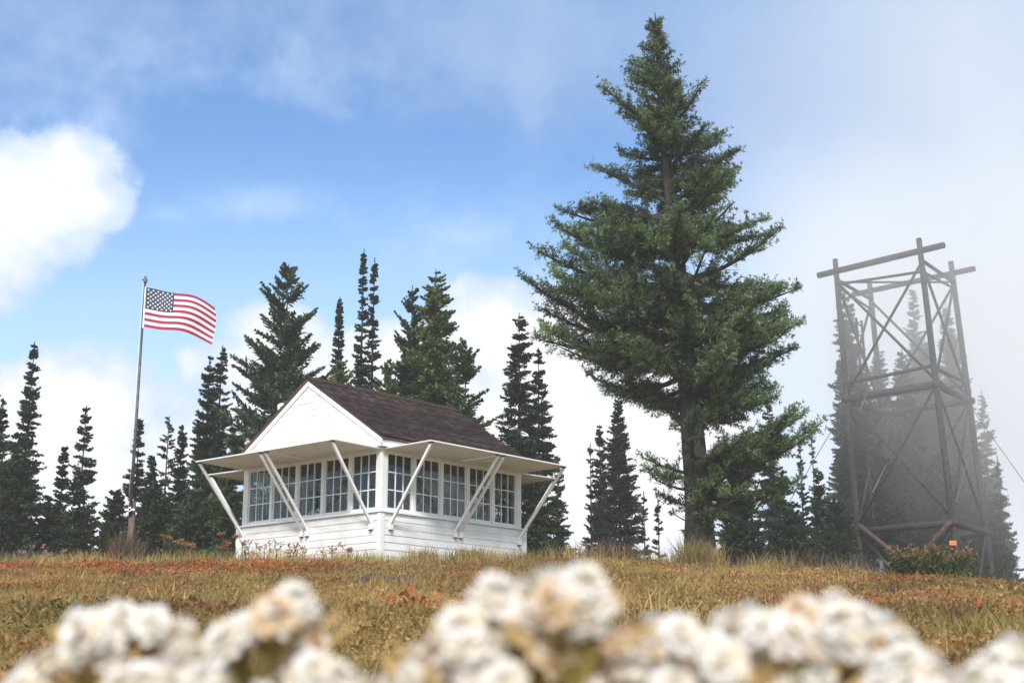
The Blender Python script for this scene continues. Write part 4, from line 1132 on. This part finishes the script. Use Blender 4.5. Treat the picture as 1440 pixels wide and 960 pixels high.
for k, (pts, d, lab) in enumerate(PLANTS): everlasting(pts, d, lab, 100 + k)

# ------------------------------------------------------------------ air
def volume_mat(name, dens, col=(1, 1, 1), falloff=False, aniso=0.0):
    m = bpy.data.materials.new(name); m.use_nodes = True; nt = m.node_tree; nt.nodes.clear()
    out = nt.nodes.new('ShaderNodeOutputMaterial'); v = nt.nodes.new('ShaderNodeVolumePrincipled')
    v.inputs['Color'].default_value = (*col, 1); v.inputs['Density'].default_value = dens; v.inputs['Anisotropy'].default_value = aniso
    nt.links.new(v.outputs[0], out.inputs['Volume'])
    if falloff:
        tc = nt.nodes.new('ShaderNodeTexCoord'); d = nt.nodes.new('ShaderNodeVectorMath'); d.operation = 'DOT_PRODUCT'
        nt.links.new(tc.outputs['Object'], d.inputs[0]); nt.links.new(tc.outputs['Object'], d.inputs[1])
        s = nt.nodes.new('ShaderNodeMapRange'); s.interpolation_type = 'SMOOTHSTEP'
        s.inputs['From Min'].default_value = 1.0; s.inputs['From Max'].default_value = 0.05; s.inputs['To Min'].default_value = 0; s.inputs['To Max'].default_value = dens
        nt.links.new(d.outputs['Value'], s.inputs['Value'])
        n = nt.nodes.new('ShaderNodeTexNoise'); n.inputs['Scale'].default_value = 2.0; n.inputs['Detail'].default_value = 3
        nt.links.new(tc.outputs['Object'], n.inputs['Vector'])
        mr = nt.nodes.new('ShaderNodeMapRange'); mr.inputs['From Min'].default_value = 0.3; mr.inputs['From Max'].default_value = 0.7; mr.inputs['To Min'].default_value = 0.35; mr.inputs['To Max'].default_value = 1.65
        nt.links.new(n.outputs['Fac'], mr.inputs['Value'])
        mu = nt.nodes.new('ShaderNodeMath'); mu.operation = 'MULTIPLY'; nt.links.new(s.outputs[0], mu.inputs[0]); nt.links.new(mr.outputs[0], mu.inputs[1])
        nt.links.new(mu.outputs[0], v.inputs['Density'])
    return m

HAZE = True
if HAZE:
    mb = MB(); mb.box(-202, 202, -92, 242, -30, 24)
    h = mb.build('haze', volume_mat('haze_air', 0.0011, (0.97, 0.985, 1.0))); tag(h, 'thin pale mountain haze over the whole hilltop', 'haze', kind='stuff')
    bm = bmesh.new(); bmesh.ops.create_icosphere(bm, subdivisions=4, radius=1)
    me = bpy.data.meshes.new('fog_bank'); bm.to_mesh(me); bm.free(); me.materials.append(volume_mat('fog_air', 0.047, (0.99, 0.992, 1.0), True, -0.35))
    fb = link('fog_bank', me, None, (22, 55, 19)); fb.scale = (17, 17, 17)
    tag(fb, 'drifting bank of pale fog around the timber tower', 'fog', kind='stuff')

# ------------------------------------------------------------------ sky
SUN_DIR = Vector((-0.04, -0.80, 0.66)).normalized()
def build_world():
    w = bpy.data.worlds.new('World'); scene.world = w; w.use_nodes = True
    nt = w.node_tree; nt.nodes.clear()
    out = nt.nodes.new('ShaderNodeOutputWorld'); bg = nt.nodes.new('ShaderNodeBackground')
    sky = nt.nodes.new('ShaderNodeTexSky'); sky.sky_type = 'NISHITA'; sky.sun_disc = False
    el = math.asin(SUN_DIR.z); sky.sun_elevation = el; sky.sun_rotation = math.atan2(SUN_DIR.x, SUN_DIR.y)
    sky.altitude = 1700; sky.air_density = 1.0; sky.dust_density = 0.6; sky.ozone_density = 2.0
    K = 0.10                                    # background strength
    bg.inputs['Strength'].default_value = K
    def m(op, a, b=None, c=None, clamp=False):
        n = nt.nodes.new('ShaderNodeMath'); n.operation = op; n.use_clamp = clamp
        for i, v in enumerate((a, b, c)):
            if v is None: continue
            if hasattr(v, 'is_linked'): nt.links.new(v, n.inputs[i])
            else: n.inputs[i].default_value = v
        return n.outputs[0]
    def ss(v, lo, hi, to0=0.0, to1=1.0):
        n = nt.nodes.new('ShaderNodeMapRange'); n.interpolation_type = 'SMOOTHSTEP'
        nt.links.new(v, n.inputs['Value']); n.inputs['From Min'].default_value = lo; n.inputs['From Max'].default_value = hi
        n.inputs['To Min'].default_value = to0; n.inputs['To Max'].default_value = to1; return n.outputs[0]
    def mix(fac, a, b):
        n = nt.nodes.new('ShaderNodeMix'); n.data_type = 'RGBA'; n.clamp_factor = True
        nt.links.new(fac, n.inputs[0])
        for s, v in ((n.inputs[6], a), (n.inputs[7], b)):
            if hasattr(v, 'is_linked'): nt.links.new(v, s)
            else: s.default_value = (*[q / K for q in v], 1)
        return n.outputs[2]
    tc = nt.nodes.new('ShaderNodeTexCoord'); G = tc.outputs['Generated']
    sep = nt.nodes.new('ShaderNodeSeparateXYZ'); nt.links.new(G, sep.inputs[0]); X, Yc, Z = sep.outputs
    yy = m('MAXIMUM', Yc, 0.08); U = m('DIVIDE', X, yy); Wv = m('DIVIDE', Z, yy)
    front = ss(Yc, 0.1, 0.5)
    def noise(scale, detail, rough=0.55, off=0.0, stretch=(1, 1, 1)):
        mp = nt.nodes.new('ShaderNodeMapping'); mp.inputs['Location'].default_value = (off, off * 0.7, off * 1.3); mp.inputs['Scale'].default_value = stretch
        nt.links.new(G, mp.inputs[0]); n = nt.nodes.new('ShaderNodeTexNoise'); n.inputs['Scale'].default_value = scale; n.inputs['Detail'].default_value = detail; n.inputs['Roughness'].default_value = rough
        nt.links.new(mp.outputs[0], n.inputs['Vector']); return n.outputs['Fac']
    nA = noise(7, 7, 0.58, 3.1); nB = noise(3.0, 5, 0.5, 8.7, (1, 1, 1.6)); nC = noise(16, 6, 0.6, 1.7); nD = noise(26, 5, 0.55, 5.2)
    wob = m('ADD', m('ADD', m('MULTIPLY', m('SUBTRACT', nA, 0.5), 1.4), m('MULTIPLY', m('SUBTRACT', nC, 0.5), 1.1)), m('MULTIPLY', m('SUBTRACT', nD, 0.5), 0.8))
    def blob(px, py, rx, ry, k=1.0):
        u0, w0 = ray(px, py); a = rx / F_PX; b = ry / F_PX * 1.05
        du = m('DIVIDE', m('SUBTRACT', U, u0), a); dw = m('DIVIDE', m('SUBTRACT', Wv, w0), b)
        r2 = m('ADD', m('MULTIPLY', du, du), m('MULTIPLY', dw, dw))
        return m('MULTIPLY', m('SUBTRACT', 1.0, m('SQRT', r2)), k)
    def union(l):
        r = l[0]
        for q in l[1:]: r = m('MAXIMUM', r, q)
        return r
    # 1 clear sky: the Nishita colour
    tn = nt.nodes.new('ShaderNodeVectorMath'); tn.operation = 'MULTIPLY'; nt.links.new(sky.outputs[0], tn.inputs[0]); tn.inputs[1].default_value = (0.76, 0.95, 1.06)
    col = tn.outputs[0]
    # 2 thin grey-blue veil high up and towards the right
    hi = ss(Wv, 0.36, 0.52); rt = ss(U, -0.05, 0.30)
    veil = m('MULTIPLY', m('ADD', m('ADD', m('MULTIPLY', hi, 0.50), m('MULTIPLY', rt, 0.50)), m('MULTIPLY', wob, 0.85)), front, clamp=True)
    col = mix(veil, col, (0.185, 0.275, 0.44))
    # 3 soft wisps
    wis = ss(m('ADD', union([blob(350, 290, 190, 60), blob(230, 300, 120, 40), blob(100, 180, 240, 70, 0.7), blob(620, 330, 240, 90, 0.6), blob(300, 100, 400, 110, 0.7)]), m('MULTIPLY', wob, 1.3)), -0.05, 1.25, 0.0, 0.55)
    col = mix(m('MULTIPLY', wis, front), col, (0.36, 0.45, 0.60))
    hv = ss(m('ADD', union([blob(650, 40, 520, 190), blob(1100, 90, 420, 190), blob(250, 20, 380, 150, 0.8)]), m('MULTIPLY', wob, 0.9)), 0.0, 1.25, 0.0, 0.7)
    col = mix(m('MULTIPLY', hv, front), col, (0.20, 0.28, 0.43))
    # 4 pale low air
    low = m('MULTIPLY', ss(Wv, 0.42, 0.14, 0.0, 0.8), front)
    col = mix(low, col, (0.36, 0.49, 0.64))
    # 5 grey-white mist on the right
    mist = m('MULTIPLY', m('MULTIPLY', ss(U, 0.10, 0.27), ss(Wv, 0.44, 0.27)), front)
    col = mix(mist, col, (0.47, 0.505, 0.565))
    # 6 cumulus
    cum = union([blob(50, 280, 175, 130), blob(-60, 320, 200, 170), blob(130, 290, 90, 60), blob(110, 580, 190, 120), blob(60, 700, 330, 170), blob(250, 640, 120, 110), blob(385, 470, 90, 65), blob(330, 520, 110, 60), blob(450, 560, 260, 110),
                 blob(560, 500, 120, 60), blob(700, 470, 130, 100), blob(800, 500, 190, 140), blob(720, 700, 420, 230), blob(930, 620, 180, 180)])
    cm = m('MULTIPLY', ss(m('ADD', cum, m('MULTIPLY', wob, 0.62)), 0.0, 0.27), front)
    shade = ss(m('ADD', m('ADD', cum, m('MULTIPLY', wob, 1.2)), m('MULTIPLY', m('SUBTRACT', nB, 0.5), 0.9)), 0.0, 0.75)
    ccol = mix(shade, (0.36, 0.43, 0.53), (0.565, 0.57, 0.585))
    col = mix(cm, col, ccol)
    # broken bright cloud behind the camera and overhead, unseen, added for fill light
    back = m('MULTIPLY', ss(noise(2.2, 5, 0.55, 12.0), 0.36, 0.56), m('SUBTRACT', 1.0, front))
    back = m('MULTIPLY', back, ss(Z, -0.02, 0.1))
    col = mix(back, col, (0.62, 0.635, 0.65))
    nt.links.new(col, bg.inputs['Color']); nt.links.new(bg.outputs[0], out.inputs[0])
build_world()

sun = bpy.data.lights.new('sun', 'SUN'); sun.energy = 2.0; sun.angle = R(10); sun.color = (1.0, 0.955, 0.90)
so = bpy.data.objects.new('sun', sun); C.objects.link(so); so.rotation_euler = SUN_DIR.to_track_quat('Z', 'Y').to_euler()
so.location = (-10, -30, 40)

# ------------------------------------------------------------------ camera and render settings
cam = bpy.data.cameras.new('camera'); co = bpy.data.objects.new('camera', cam); C.objects.link(co)
cam.lens = F_PX / 1440 * 36; cam.sensor_width = 36; cam.clip_end = 3000; cam.clip_start = 0.02
co.location = (0, 0, 0); co.rotation_euler = (PI / 2 + PITCH, 0, 0)
cam.dof.use_dof = True; cam.dof.focus_distance = 29.5; cam.dof.aperture_fstop = 10.5
scene.camera = co
scene.view_settings.view_transform = 'Standard'; scene.view_settings.look = 'None'; scene.view_settings.gamma = 1.0
scene.view_settings.exposure = 0.97; scene.view_settings.use_curve_mapping = False
scene.render.engine = 'CYCLES'
cy = scene.cycles
cy.use_denoising = True
try: cy.denoiser = 'OPENIMAGEDENOISE'
except Exception: pass
cy.max_bounces = 8; cy.diffuse_bounces = 4; cy.glossy_bounces = 3; cy.transmission_bounces = 4; cy.transparent_max_bounces = 16; cy.volume_bounces = 4
cy.caustics_reflective = False; cy.caustics_refractive = False
cy.use_adaptive_sampling = True; cy.adaptive_threshold = 0.01
